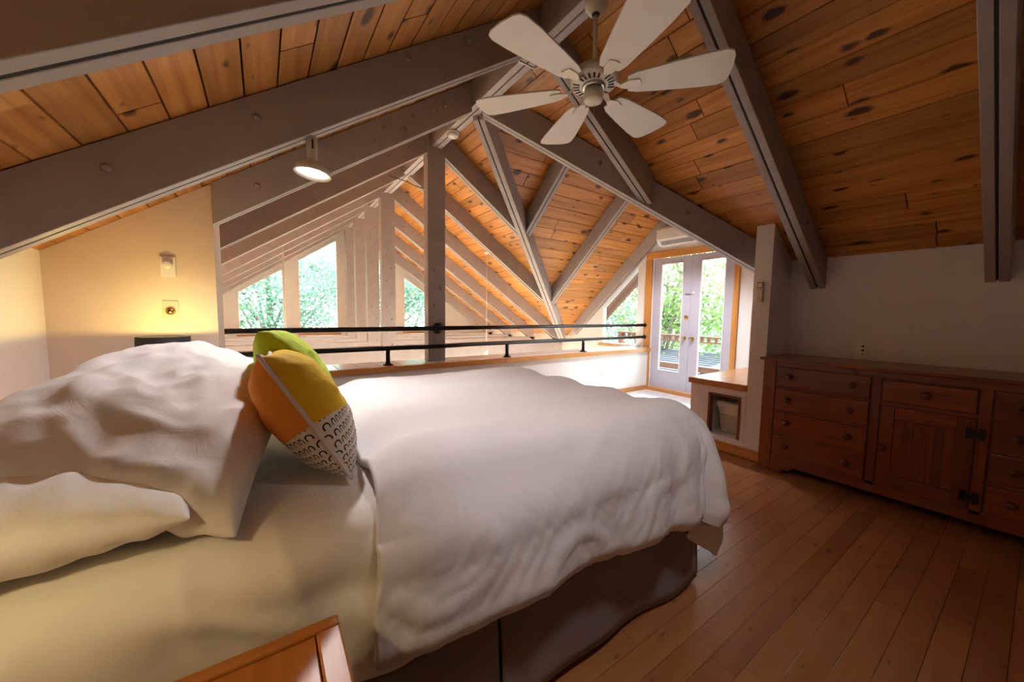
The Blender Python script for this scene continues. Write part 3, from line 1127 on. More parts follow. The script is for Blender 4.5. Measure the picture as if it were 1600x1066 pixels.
# mattress: soft-edged box
m = MB()
rings = []
for z_, ins in ((-2.845, .03), (-2.83, .008), (-2.79, 0), (MT - .06, 0), (MT - .02, .012), (MT, .05)):
    rings.append([(x, y, z_) for x, y in rrect((BX0 + BX1) / 2, (BYN + BYF) / 2, (BX1 - BX0) / 2 - ins, (BYF - BYN) / 2 - ins, .09)])
pts = [p for r_ in rings for p in r_]
fc = [(i * nn + k, i * nn + (k + 1) % nn, (i + 1) * nn + (k + 1) % nn, (i + 1) * nn + k) for i in range(len(rings) - 1) for k in range(nn)]
fc += [tuple(range(nn - 1, -1, -1)), tuple(range((len(rings) - 1) * nn, len(rings) * nn))]
m._add(pts, fc, True)
o = m.build('mattress', M_sheet)
tag(o, 'thick mattress in a cream sheet lying on the skirted base', 'mattress')


def nz3(x, y, z=0.0):
    return noise.noise(Vector((x, y, z)))


def smooth(a, b, x):
    t_ = max(0.0, min(1.0, (x - a) / (b - a)))
    return t_ * t_ * (3 - 2 * t_)


def drape(a, b, x1, yn, yf, zt, R, flare, x_hang=True):
    """cloth coordinate (a, b) laid over a rounded box top; returns point, outward direction and length past the edge"""
    dx = max(0.0, a - (x1 - R)) if x_hang else 0.0
    dn = max(0.0, (yn + R) - b)
    df = max(0.0, b - (yf - R))
    dy = -dn if dn > 0 else df
    L_ = math.hypot(dx, dy)
    ax = min(a, x1 - R) if x_hang else a
    by = max(min(b, yf - R), yn + R)
    if L_ < 1e-6:
        return Vector((ax, by, zt)), Vector((0, 0, 1)), 0.0, Vector((0, 0, 0))
    dv = Vector((dx / L_, dy / L_, 0))
    q = R * math.pi / 2
    if L_ < q:
        ang = L_ / R
        out, dr = R * math.sin(ang), R * (1 - math.cos(ang))
        nrm = dv * math.sin(ang) + Vector((0, 0, math.cos(ang)))
    else:
        out = R + flare * (L_ - q)
        dr = R + math.sqrt(1 - flare * flare) * (L_ - q)
        nrm = dv
    return Vector((ax, by, zt - dr)) + dv * out, nrm, L_, dv


def crease(x, y, s_=1.0):
    """narrow ridges"""
    n_ = nz3(x * s_, y * s_, 3.1)
    return (1 - min(1, abs(n_) * 4.0)) ** 2


DX1, DYN, DYF, DZ = BX1 + .055, BYN - .075, BYF + .07, -2.392
m = MB()
nu, nv = 190, 190
pts = []
for i in range(nu):
    u = i / (nu - 1)
    for j in range(nv):
        v = j / (nv - 1)
        # head edge of the duvet is a little oblique and wavy
        b = DYN - .315 + (DYF + .25 - DYN + .315) * v
        a_head = -1.50 + .10 * smooth(-.9, .4, b) + .03 * math.sin(b * 5)
        # hem lengths: near side short, foot long
        if b < DYN + .16:
            b = (DYN + .16) - (DYN + .16 - b) * (1.0 + .14 * smooth(-.9, .1, a_head + (DX1 + .40 - a_head) * u))
        a = a_head + (DX1 + .40 - a_head) * u
        p, nrm, L_, dv = drape(a, b, DX1, DYN, DYF, DZ, .17, .10)
        topw = 1 - smooth(.0, .3, L_)
        h = 0.0
        # long soft swells running along the bed, broken up
        h += topw * (.019 * math.sin(b * 15.5 + 1.3 * math.sin(a * 1.7 + .4) - .7 * a + 1.2 * nz3(a * .9, b * .9, 8)) * (.7 + .9 * nz3(a * 1.5, b * 1.4, 5)) + .026 * nz3(a * 1.3, b * 2.1, 1))
        h += topw * .010 * nz3(a * 2.2 + 7, b * 6.5, 2)
        # the middle of a filled cover stands higher than its rim
        h += .025 * topw
        # side: loose bulges and creases
        sw = smooth(.05, .3, L_)
        h += sw * (.015 * nz3(a * 2.3, b * 2.0, 9) + .009 * nz3(a * 6.5, b * 4.5, 4))
        h += (.40 + .60 * sw) * .0100 * crease(a * 1.3 + .35 * b, b * 1.2 - .5 * a, 2.6)
        h += (.2 + .8 * sw) * (.0045 * crease(a + 4.2, b * 1.4 - .8 * a, 6.5) + .003 * crease(a * 1.2 + 9, b * 1.1 + .9 * a, 13))
        # folds at the foot corner and along the foot
        dx = max(0.0, a - (DX1 - .17))
        dn = max(0.0, DYN + .17 - b)
        if dx > 0:
            fold = math.sin(b * 24 + 2.2 * nz3(b * 2, 0, 3)) * (1 - smooth(0, .06, dn)) + (math.sin(math.atan2(dn, dx + 1e-6) * 11 + .6) + .35 * math.sin(math.atan2(dn, dx + 1e-6) * 23 + 2)) * smooth(0, .05, dn)
            h += fold * .070 * smooth(.05, .38, L_) * smooth(0.0, .10, dx)
        elif dn > 0:
            h += .010 * math.sin(a * 10 + 1.5 * nz3(a * 1.5, 0, 8)) * smooth(.1, .45, L_)
            h += .026 * math.sin(a * 25 + 1.2 * nz3(a * 2, b * 2, 8)) * smooth(-.55, -.05, a - (DX1 - .17)) * smooth(.08, .4, L_)
        # hem rolls in
        e1 = min((1 - u) * (DX1 + 2.0), v * 2.3, (1 - v) * 2.3)
        h -= .03 * (1 - smooth(0, .05, e1)) * sw
        # head edge thins out onto the sheet
        he = (a - a_head)
        hd = -.045 * (1 - smooth(0, .16, he)) * (1 if topw > .3 else .6)
        p = p + nrm * (h + hd)
        p.z = max(p.z, ZF + .03)
        pts.append(tuple(p))
m.grid(pts, nu, nv)
o = m.build('duvet', M_duvet)
sd_ = o.modifiers.new('thick', 'SOLIDIFY')
sd_.thickness = .030
sd_.offset = -1
ss = o.modifiers.new('smooth', 'SUBSURF')
ss.levels = ss.render_levels = 1
tag(o, 'white rumpled linen duvet covering the bed and hanging over its side', 'duvet')

# sheet at the pillow end, hanging over the near side
m = MB()
nu, nv = 90, 120
pts = []
for i in range(nu):
    u = i / (nu - 1)
    a = -2.37 + 1.02 * u
    for j in range(nv):
        v = j / (nv - 1)
        b = BYN - .36 + (BYF + .10 - BYN + .36) * v
        p, nrm, L_, dv = drape(a, b, 9, BYN - .022, BYF + .02, MT + .012, .11, .03, x_hang=False)
        sw = smooth(.06, .25, L_)
        h = .008 * nz3(a * 3, b * 3, 2) + .007 * crease(a * 2, b * 1.2, 2.2)
        h += sw * (.020 * math.sin(a * 17 + 2.5 * nz3(a * 2, b, 1)) * smooth(-2.1, -1.6, a) + .024 * nz3(a * 3.2, b * 3.5, 6) + .022 * crease(a * .8, b * 2.2 + .6 * a, 2.5))
        pts.append(tuple(p + nrm * h))
m.grid(pts, nu, nv)
o = m.build('bed_sheet', M_sheet)
sd_ = o.modifiers.new('thick', 'SOLIDIFY')
sd_.thickness = .004
sd_.offset = -1
ss = o.modifiers.new('smooth', 'SUBSURF')
ss.levels = ss.render_levels = 1
tag(o, 'cream cotton sheet with soft creases hanging over the pillow end of the mattress', 'sheet')


# pillows and cushions: one closed sewn shape, u x v in its own plane, w its thickness
def sewn(name, mat, center, eu, ev, hu, hv, T, label, cat, group=None, seed=0, wr=.02, n=46, power=2.3, pinch=.07, warp=None, seam=None, flat=0.0):
    eu = Vector(eu).normalized()
    ev = Vector(ev)
    ev = (ev - eu * ev.dot(eu)).normalized()
    ew = eu.cross(ev)
    me = bpy.data.meshes.new(name)
    vs, fs = [], []

    def pos(u, v, s):
        k = (max(0, 1 - abs(u) ** power) * max(0, 1 - abs(v) ** power)) ** .46
        x = hu * u * (1 - pinch * (1 - v * v) * abs(u) ** 3)
        y = hv * v * (1 - pinch * (1 - u * u) * abs(v) ** 3)
        w = s * T * k * (1.0 if s > 0 else (1 - flat))
        edge = 1 - k
        # gathers run inward from the seam, broad dents in the middle
        wv = wr * (nz3(u * 2.2 + seed, v * 2.2, s * 3.3 + seed) * .9 * k + .45 * nz3(u * 6 + seed, v * 6, s * 1.7) * k)
        gather = .35 * wr * (math.sin(v * 23 + seed) * abs(u) ** 6 + math.sin(u * 23 + seed * 2) * abs(v) ** 6) * min(1, k * 2.5)
        w += s * (wv + gather + wr * .5 * crease(u * .8 + seed, v * 1.5, 2.2) * k)
        p = Vector((x, y, w))
        if warp:
            p = warp(p, u, v)
        return p * D

    for s in (1, -1):
        for i in range(n):
            for j in range(n):
                vs.append(tuple(pos(2 * i / (n - 1) - 1, 2 * j / (n - 1) - 1, s)))
    for s in (0, 1):
        o0 = s * n * n
        for i in range(n - 1):
            for j in range(n - 1):
                q = (o0 + i * n + j, o0 + (i + 1) * n + j, o0 + (i + 1) * n + j + 1, o0 + i * n + j + 1)
                fs.append(q if s == 0 else q[::-1])
    me.from_pydata(vs, [], fs)
    uvl = me.uv_layers.new(name='cloth')
    bend = lambda q: q * (1 + .5 * q ** 4)
    for lp in me.loops:
        q = lp.vertex_index % (n * n)
        uvl.data[lp.index].uv = (hu * D * bend(2 * (q // n) / (n - 1) - 1), hv * D * bend(2 * (q % n) / (n - 1) - 1))
    import bmesh
    bm = bmesh.new()
    bm.from_mesh(me)
    bmesh.ops.remove_doubles(bm, verts=bm.verts, dist=.0006)
    bm.to_mesh(me)
    bm.free()
    me.polygons.foreach_set('use_smooth', [True] * len(me.polygons))
    me.materials.append(mat)
    o_ = bpy.data.objects.new(name, me)
    COL.objects.link(o_)
    R = Matrix((eu, ev, ew)).transposed().to_4x4()
    o_.matrix_world = Matrix.Translation(V(*center)) @ R
    WL[o_.name] = V(*center)
    s2 = o_.modifiers.new('smooth', 'SUBSURF')
    s2.levels = s2.render_levels = 1
    tag(o_, label, cat, group)
    if seam:
        # piping along the sewn edge
        loop = []
        k_ = 40
        for e in range(4):
            for q in range(k_):
                a_ = 2 * q / k_ - 1
                u, v = [(a_, -1), (1, a_), (-a_, 1), (-1, -a_)][e]
                x = hu * u * (1 - pinch * (1 - v * v) * abs(u) ** 3)
                y = hv * v * (1 - pinch * (1 - u * u) * abs(v) ** 3)
                loop.append((x, y, 0))
        loop.append(loop[0])
        sm_ = MB()
        sm_.tube(loop, .0065, 8)
        sm_.v = [v_ - V(0, 0, 0) for v_ in sm_.v]
        me2 = bpy.data.meshes.new('piping')
        me2.from_pydata([tuple(v_) for v_ in sm_.v], [], sm_.f)
        me2.polygons.foreach_set('use_smooth', [True] * len(me2.polygons))
        me2.materials.append(seam)
        o2 = bpy.data.objects.new('piping', me2)
        COL.objects.link(o2)
        o2.parent = o_
    return o_


# printed cushion cloth: yellow above, pale with black arches below (flat print)
m_, nt, bs = newmat('cushion_print')
L = nt.links
tc = N(nt, 'ShaderNodeTexCoord')
sp = N(nt, 'ShaderNodeSeparateXYZ')
L.new(tc.outputs['Object'], sp.inputs[0])
su = N(nt, 'ShaderNodeSeparateXYZ')
L.new(tc.outputs['UV'], su.inputs[0])


def mth(op, a, b=None, clampv=False):
    n_ = N(nt, 'ShaderNodeMath', _operation=op)
    n_.use_clamp = clampv
    for i_, q in enumerate((a, b)):
        if q is None:
            continue
        if isinstance(q, (int, float)):
            n_.inputs[i_].default_value = q
        else:
            L.new(q, n_.inputs[i_])
    return n_.outputs[0]


cw, ch = .030, .030
row = mth('FLOOR', mth('DIVIDE', su.outputs[1], ch))
shift = mth('MULTIPLY', mth('MODULO', mth('ABSOLUTE', row), 2.0), .5)
uu = mth('SUBTRACT', mth('FRACT', mth('ADD', mth('DIVIDE', su.outputs[0], cw), mth('ADD', shift, 50.0))), .5)
vv = mth('SUBTRACT', mth('FRACT', mth('ADD', mth('DIVIDE', su.outputs[1], ch), 50.0)), .42)
vpos = mth('MAXIMUM', vv, 0.0)
rad = mth('SQRT', mth('ADD', mth('MULTIPLY', uu, uu), mth('MULTIPLY', vpos, vpos)))
ring = mth('LESS_THAN', mth('ABSOLUTE', mth('SUBTRACT', rad, .30)), .075)
keep = mth('GREATER_THAN', vv, -.26)
arch = mth('MULTIPLY', ring, keep)
base = N(nt, 'ShaderNodeMix', _data_type='RGBA')
L.new(arch, base.inputs[0])
base.inputs[6].default_value = (.74, .66, .58, 1)
base.inputs[7].default_value = (.012, .012, .02, 1)
face = N(nt, 'ShaderNodeMix', _data_type='RGBA')
L.new(mth('GREATER_THAN', sp.outputs[2], 0.0), face.inputs[0])
face.inputs[6].default_value = (.80, .30, .035, 1)
face.inputs[7].default_value = (.80, .50, .008, 1)
edge_ = mth('ADD', sp.outputs[1], mth('MULTIPLY', mth('MULTIPLY', sp.outputs[0], sp.outputs[0]), -.9))
full = N(nt, 'ShaderNodeMix', _data_type='RGBA')
L.new(mth('GREATER_THAN', edge_, -.052), full.inputs[0])
L.new(base.outputs[2], full.inputs[6])
L.new(face.outputs[2], full.inputs[7])
L.new(full.outputs[2], bs.inputs['Base Color'])
bs.inputs['Roughness'].default_value = .85
nzz = N(nt, 'ShaderNodeTexNoise', Scale=16.0, Detail=5.0, Distortion=1.0)
L.new(tc.outputs['Object'], nzz.inputs['Vector'])
bpp = N(nt, 'ShaderNodeBump', Strength=.2, Distance=.02)
L.new(nzz.outputs['Fac'], bpp.inputs['Height'])
L.new(bpp.outputs['Normal'], bs.inputs['Normal'])
M_print = m_
M_seam = cloth('seam_cloth', (.70, .64, .58), wrinkle=.05)

GP = 'white bed pillows'
sewn('pillow', M_pillow, (-2.155, -.78, -2.335), (1, .06, 0), (0, 1, 0), .265, .46, .10,
     'white pillow lying flat at the bottom of the stack beside the wooden nightstand', 'pillow', GP, seed=2, wr=.022)
sewn('pillow', M_pillow, (-2.26, .05, -2.325), (1, 0, .02), (0, 1, .02), .30, .42, .105,
     'white pillow lying flat against the headboard shelf near the dark lamp', 'pillow', GP, seed=5, wr=.018)
sewn('pillow', M_pillow, (-1.985, -.655, -2.235), (1, -.16, -.25), (0, 1, .21), .315, .55, .145,
     'large puffy white pillow on top of the stack behind the cushions', 'pillow', GP, seed=9, wr=.034, warp=lambda p, u, v: Vector((p.x, p.y + .16 * (1 - u) / 2 * max(0, -v), p.z)))

e1 = Vector((-.22, .05, .38)).normalized()
e2 = Vector((.03, .42, -.02)).normalized()
c_y = Vector((-1.525, -1.04, -2.395)) + e1 * .215 + e2 * .215
sewn('cushion', M_print, tuple(c_y), e2, e1, .225, .220, .112,
     'yellow and orange cushion printed with black arches leaning on the pillow', 'cushion', 'scatter cushions', seed=4, wr=.012, pinch=.09, seam=M_seam)
c_g = Vector((-1.525, -.66, -2.32)) + Vector((-.24, .03, .38)).normalized() * .20 + e2 * .20
sewn('cushion', M_green, tuple(c_g), e2, (-.24, .03, .38), .205, .215, .10,
     'lime green cushion behind the yellow one', 'cushion', 'scatter cushions', seed=11, wr=.014, pinch=.09)

# headboard shelf and nightstands
o = MB().box(-2.739, -2.42, -1.42, .895, -2.40, -2.345)
t = thing('headboard_shelf', 'low honey wood shelf along the cream wall behind the pillows', 'shelf', (-2.58, -.26, ZF))
o.build('shelf_top', M_honey, t, .006)
MB().box(-2.739, -2.45, -1.40, .89, ZF, -2.401).build('shelf_body', M_honey, t)

M_night = wood('orange_pine', (0.30, 0.095, 0.016), (0.46, 0.165, 0.032), rough=0.35, axis='Y', vary=0.15)
M_nightx = wood('orange_pine_cross', (0.30, 0.095, 0.016), (0.46, 0.165, 0.032), rough=0.35, axis='X', vary=0.15)
t = thing('nightstand', 'orange pine nightstand with a framed top at the near side of the bed', 'nightstand', (-1.95, -1.62, ZF))
nx0, nx1, ny0, ny1, nzt = -2.42, -1.615, -1.90, -1.365, -2.555
for a in ((nx0, nx1, ny1 - .03, ny1), (nx0, nx1, ny0, ny0 + .03)):
    MB().box(*a, nzt - .035, nzt).build('top_rail', M_nightx, t, .004)
for a in ((nx0, nx0 + .045, ny0 + .031, ny1 - .031), (nx1 - .045, nx1, ny0 + .031, ny1 - .031)):
    MB().box(*a, nzt - .035, nzt).build('top_stile', M_night, t, .004)
pw = (nx1 - nx0 - .092) / 3
for k in range(3):
    MB().box(nx0 + .046 + k * pw + .001, nx0 + .046 + (k + 1) * pw - .001, ny0 + .031, ny1 - .031, nzt - .034, nzt - .006).build('top_board', M_night, t, .002)
for lx in (nx0 + .03, nx1 - .03):
    for ly in (ny0 + .03, ny1 - .03):
        MB().box(lx - .025, lx + .025, ly - .025, ly + .025, ZF, nzt - .036).build('leg', M_night, t, .003)
MB().box(nx0 + .02, nx1 - .02, ny0 + .02, ny1 - .02, nzt - .22, nzt - .037).build('drawer_case', M_night, t, .003)

t = thing('nightstand', 'plain wooden nightstand between the bed and the cream partition wall', 'nightstand', (-2.2, .65, ZF))
MB().box(-2.40, -1.99, .50, .87, -2.63, -2.60).build('top', M_honey, t, .004)
for lx in (-2.37, -2.02):
    for ly in (.53, .84):
        MB().box(lx - .02, lx + .02, ly - .02, ly + .02, ZF, -2.631).build('leg', M_honeyz, t, .003)
MB().box(-2.38, -2.01, .52, .85, -2.78, -2.631).build('drawer_case', M_honey, t)


def table_lamp(x, y, zb_, zt, r0, r1, label, shade_mat, energy, col, bulb_drop, bulb_mat):
    t_ = thing('table_lamp', label, 'lamp', (x, y, zb_), 'bedside lamps')
    MB().lathe((x, y, zb_), [(.075, 0), (.075, .012), (.02, .03), (.016, .08), (.016, zt - zb_ - .17)], seg=24).build('lamp_base', M_black, t_)
    hgt = .22
    MB().lathe((x, y, zt), [(r1, -hgt), (r0, 0), (r0 - .004, 0), (r1 - .004, -hgt)], seg=40, cap=False).build('lamp_shade', shade_mat, t_)
    MB().lathe((x, y, zt - bulb_drop), [(.001, -.028), (.018, -.022), (.026, 0), (.018, .020), (.001, .026)], seg=16).build('bulb', bulb_mat, t_)
    MB().tube([(x, y, zt - .20), (x, y, zt - bulb_drop - .02)], .012, 10).build('socket', M_black, t_)
    return t_


tl = table_lamp(-2.205, .68, -2.599, -2.057, .118, .125, 'bedside lamp with a black drum shade throwing yellow light up the cream wall', M_shade, 0, None, .035, M_bulb_warm)
lamp_light('bedside_bulb', (-2.205, .68, -2.062), 6.5, (1.0, .72, .20), .012, tl)
M_shade2 = opal_mat('lamp_shade_linen')
tl = table_lamp(-2.22, -1.66, nzt + .001, -1.75, .10, .15, 'bedside lamp with a linen shade, added out of view on the near nightstand', M_shade2, 0, None, .05, M_bulb_warm)  # unseen lamp, added for the yellow light on sheets and pillows
lamp_light('bedside_bulb', (-2.22, -1.66, -1.86), 9.5, (1.0, .76, .38), .03, tl)

# ------------------------------------------------------------------ spot lamp on the rafter
def spot_lamp(x, y, label, energy, ax, zs=None, col=(1.0, .94, .94), size=.03, cone=2.5):
    zs = -S * abs(x) if zs is None else zs
    t = thing('spot_lamp', label, 'lamp', (x, y, zs - .19), 'spot lamps on the rafters')
    z0 = zs - .003
    ax = Vector(ax).normalized()
    MB().tube([(x, y, z0), (x, y, z0 - .133)], [.026, .024], 18).build('stem', M_fan, t)
    MB().box(x - .004, x + .004, y - .0275, y - .024, z0 - .063, z0 - .018).build('slot', M_dark, t)
    c = Vector((x, y, z0 - .183))
    MB().lathe(tuple(c), [(.022, .062), (.050, .055), (.076, .030), (.088, .0), (.084, -.004), (.070, .026), (.046, .045), (.02, .05)], axis=tuple(ax), seg=40, cap=False).build('lamp_shade', M_fan, t)
    MB().lathe(tuple(c), [(.001, .008), (.026, .012), (.036, .022), (.034, .036), (.02, .044)], axis=tuple(ax), seg=24).build('bulb', M_bulb_cool, t)
    lamp_light('spot_bulb', tuple(c + ax * .002), energy, col, size, t, spot=cone, direction=tuple(-ax))


spot_lamp(-1.49, 0.0, 'small cream spot lamp with a glowing round shade under the rafter above the bed', 46, (.10, .04, 1))
spot_lamp(-.95, -1.98, 'added cream spot lamp under the rafter farthest from the railing, brightening the bed', 36, (-.32, -.55, 1), size=.09, cone=1.35)  # lamp added out of view to lift the light on the bed
spot_lamp(2.70, .60, 'added cream spot lamp under the dormer rafter, brightening the doorway', 150, (-.08, -.25, 1), zs=-SD1 * .4, col=(.93, .95, 1.0), size=.06, cone=2.15)  # added lamp, hidden behind the valley beam, brightens tiles and doors

# ------------------------------------------------------------------ ceiling fan
t = thing('ceiling_fan', 'cream ceiling fan with six blades hanging on a rod from the ridge', 'ceiling fan', (0, -.52, -.55))
fx, fy = 0.0, -.52
MB().lathe((fx, fy, -.001), [(.066, 0), (.070, -.02), (.066, -.045), (.045, -.075), (.030, -.085)], seg=32).build('canopy', M_fan, t)
MB().lathe((fx, fy, -.08), [(.026, 0), (.022, -.014), (.018, -.018)], seg=20).build('canopy_collar', M_dark, t)
MB().tube([(fx, fy, -.08), (fx, fy, -.37)], .0125, 14).build('rod', M_fan, t)
MB().lathe((fx, fy, -.36), [(.02, 0), (.03, -.02), (.075, -.04), (.125, -.06), (.150, -.085), (.150, -.115), (.135, -.135), (.085, -.142)], seg=48).build('motor_housing', M_fan, t)
for k in range(24):
    a = 2 * math.pi * k / 24
    if k % 6 == 5:
        continue
    q0, q1 = .088, .128
    da = .045
    c_, s_ = math.cos(a), math.sin(a)
    n_ = (-s_ * .006, c_ * .006)
    pl = [(fx + q0 * c_ - n_[0], fy + q0 * s_ - n_[1], -.5035), (fx + q1 * c_ - n_[0], fy + q1 * s_ - n_[1], -.4985),
          (fx + q1 * c_ + n_[0], fy + q1 * s_ + n_[1], -.4985), (fx + q0 * c_ + n_[0], fy + q0 * s_ + n_[1], -.5035)]
    MB().prism(pl, (0, 0, .006)).build('vent_slot', M_dark, t)
MB().lathe((fx, fy, -.50), [(.070, 0), (.072, -.014), (.06, -.020)], seg=32).build('chrome_ring', M_steel, t)
MB().lathe((fx, fy, -.515), [(.052, 0), (.052, -.010)], seg=28).build('switch_gap', M_dark, t)
MB().lathe((fx, fy, -.525), [(.056, 0), (.058, -.055), (.054, -.066), (.001, -.069)], seg=32).build('switch_housing', M_fan, t)
MB().tube([(fx + .03, fy + .02, -.59), (fx + .03, fy + .02, -.67)], .0022, 6).build('pull_chain', M_steel, t)
for k in range(6):
    a = math.radians(8 + 60 * k)
    c_, s_ = math.cos(a), math.sin(a)
    rv, tv = Vector((c_, s_, 0)), Vector((-s_, c_, 0))
    tilt = -.12
    bo = MB()
    out = []
    for r_, w_ in ((.20, .060), (.25, .080), (.40, .102), (.60, .126), (.70, .130), (.735, .115), (.750, .08), (.756, 0)):
        out.append((r_, w_))
    loop = [(r_, w_) for r_, w_ in out] + [(r_, -w_) for r_, w_ in reversed(out[:-1])]
    pb = [tuple(Vector((fx, fy, -.522)) + rv * r_ + tv * w_ * math.cos(tilt) + Vector((0, 0, w_ * math.sin(tilt)))) for r_, w_ in loop]
    bo.prism(pb, (0, 0, .010))
    b_ = bo.build('fan_blade', M_blade, t, .002)
    ir = [(.12, .022), (.16, .014), (.21, .036), (.27, .030), (.275, 0)]
    lp = [(r_, w_) for r_, w_ in ir] + [(r_, -w_) for r_, w_ in reversed(ir[:-1])]
    ib = [tuple(Vector((fx, fy, -.529)) + rv * r_ + tv * w_ + Vector((0, 0, w_ * math.tan(tilt) + (.03 if r_ < .14 else .0)))) for r_, w_ in lp]
    MB().prism(ib, (0, 0, .006)).build('blade_iron', M_brass if False else M_fan, b_)

# ------------------------------------------------------------------ small fittings
o = thing('smoke_detector', 'round white smoke detector under the ridge beam', 'smoke detector', (0, 1.49, 0))
MB().lathe((0, 1.49, -.001), [(.066, 0), (.068, -.012), (.060, -.016)], seg=32).build('base', M_white, o)
MB().lathe((0, 1.49, -.018), [(.056, 0), (.060, -.012), (.052, -.030), (.030, -.036), (.001, -.036)], seg=32).build('cover', M_white, o)
MB().lathe((.02, 1.475, -.0535), [(.009, 0), (.009, -.003), (.001, -.004)], seg=10).build('test_button', M_ivory, o)

o = thing('dimmer_switch', 'cream wall plate with a round dial on the partition above the lamp', 'wall switch', (-2.214, .985, -1.69))
pl_ = MB().box(-2.252, -2.176, .970, .9845, -1.695, -1.567).build('plate', M_white, o, .004)
MB().lathe((-2.214, .970, -1.620), [(.024, 0), (.023, .022), (.018, .026), (.001, .026)], axis=(0, -1, 0), seg=28).build('dial', M_white, pl_)
o = thing('round_socket', 'square yellowed wall plate with a dark round knob just above the lamp', 'wall socket', (-2.214, .985, -1.98))
pl_ = MB().box(-2.250, -2.174, .977, .9845, -1.975, -1.847).build('plate', M_ivory, o, .002)
kb = MB().lathe((-2.214, .977, -1.912), [(.026, 0), (.024, .012), (.020, .020), (.001, .021)], axis=(0, -1, 0), seg=24).build('knob', M_brass, pl_)
for dx_ in (-.008, .008):
    MB().prism([(-2.214 + dx_ - .003, .9565, -1.924), (-2.214 + dx_ + .003, .9565, -1.922), (-2.214 + dx_ + .006, .9565, -1.902), (-2.214 + dx_, .9565, -1.904)], (0, -.002, 0)).build('slot', M_dark, kb)
MB().prism([(-2.223, .9565, -1.914), (-2.205, .9565, -1.918), (-2.205, .9565, -1.912), (-2.223, .9565, -1.908)], (0, -.002, 0)).build('slot', M_dark, kb)

o = thing('wall_outlet', 'white double outlet plate on the wall above the dresser', 'wall outlet', (2.43, -1.334, -2.24))
pl_ = MB().box(2.421, 2.4295, -1.372, -1.296, -2.234, -2.106).build('plate', M_white, o, .003)
for z_ in (-2.138, -2.172, -2.205):
    MB().lathe((2.421, -1.336, z_), [(.009 if z_ > -2.2 else .005, 0), (.008 if z_ > -2.2 else .004, .004), (.001, .005)], axis=(-1, 0, 0), seg=12).build('socket', M_dark, pl_)
o = thing('wall_outlet', 'white outlet plate on the wall below the railing near the glass doors', 'wall outlet', (2.795, 1.82, -2.92))
pl_ = MB().box(2.757, 2.833, 1.811, 1.8195, -2.91, -2.79).build('plate', M_white, o, .003)
for z_ in (-2.845, -2.895):
    MB().lathe((2.795, 1.811, z_ + .02), [(.014, 0), (.013, .003), (.001, .004)], axis=(0, -1, 0), seg=12).build('socket', M_ivory, pl_)

o = thing('remote_control', 'beige remote control in a holder on the column', 'remote control', (2.0, -.712, -1.77))
hd = MB().box(1.986, 1.9995, -.736, -.690, -1.772, -1.70).build('holder', M_ivory, o, .003)
bd = MB().box(1.972, 1.992, -.738, -.688, -1.765, -1.590).build('remote_body', M_ivory, o, .004)
sc2 = MB().box(1.9705, 1.973, -.733, -.693, -1.645, -1.598).build('screen_frame', M_dark, bd)
MB().box(1.9698, 1.9706, -.730, -.696, -1.640, -1.603).build('screen', M_white, sc2)
for k in range(3):
    for q in range(2):
        MB().box(1.9705, 1.973, -.727 + .020 * q, -.713 + .020 * q, -1.676 - .022 * k, -1.664 - .022 * k).build('button', M_white, bd, .001)
MB().box(1.9705, 1.973, -.728, -.722, -1.661, -1.655).build('button', M_dark, bd)

o = thing('air_conditioner', 'white wall air conditioner in the gable above the glass doors', 'air conditioner', (3.9, 1.2, -.70))
prof = [(3.885, -.455), (3.78, -.455), (3.725, -.475), (3.70, -.51), (3.70, -.665), (3.715, -.70), (3.77, -.757), (3.885, -.767)]
MB().prism([(x, .63, z) for x, z in prof], (0, .925, 0)).build('body', M_white, o, .008)
MB().box(3.885, 3.999, .70, 1.30, -.72, -.50).build('mounting_plate', M_white, o)
vn = MB().prism([(3.7125, .69, -.7015), (3.762, .69, -.7535), (3.766, .69, -.745), (3.716, .69, -.694)], (0, .80, 0)).build('air_outlet', M_dark, o)
for k in range(3):
    MB().prism([(3.712 + .016 * k, .69, -.7045 - .017 * k), (3.717 + .016 * k, .69, -.7095 - .017 * k), (3.722 + .016 * k, .69, -.7055 - .017 * k), (3.717 + .016 * k, .69, -.7005 - .017 * k)], (0, .80, 0)).build('louvre', M_white, vn)

# pendants in the open room
def pendant(x, y, zt, zs, label, energy):
    t_ = thing('pendant_lamp', label, 'pendant lamp', (x, y, zs), 'pendant lamps over the open room')
    MB().lathe((x, y, zt), [(.05, 0), (.045, -.03), (.01, -.04)], seg=20).build('canopy', M_white, t_)
    MB().tube([(x, y, zt - .03), (x, y, zs + .22)], .005, 6).build('cord', M_white, t_)
    MB().lathe((x, y, zs + .12), [(.03, .10), (.034, .09), (.034, .0)], seg=20).build('socket', M_white, t_)
    MB().lathe((x, y, zs), [(.034, .12), (.06, .10), (.16, .03), (.18, 0), (.176, 0), (.156, .028), (.056, .095), (.03, .11)], seg=32, cap=False).build('lamp_shade', M_opal, t_)
    MB().lathe((x, y, zs + .02), [(.001, -.05), (.03, -.035), (.042, 0), (.03, .035), (.015, .06)], seg=16).build('bulb', M_bulb_pend, t_)
    lamp_light('pendant_bulb', (x, y, zs + .04), energy, (1.0, .93, .80), .06, t_)


pendant(1.60, 4.0 - .5, z_right(1.6, 0) - .01, -2.78, 'white pendant lamp on a long cord nearest the dormer side', 1000)
pendant(1.55, 5.5, z_right(1.55, 0) - .01, -2.75, 'white pendant lamp on a long cord seen just beside the ledge post', 1000)
pendant(-1.43, 4.5, z_left(-1.43, 0) - .01, -2.66, 'white pendant lamp on a long cord in front of the gable window mullion', 1000)
pendant(-1.40, 5.5, z_left(-1.40, 0) - .01, -2.66, 'white pendant lamp on a long cord close behind another by the gable window', 1000)

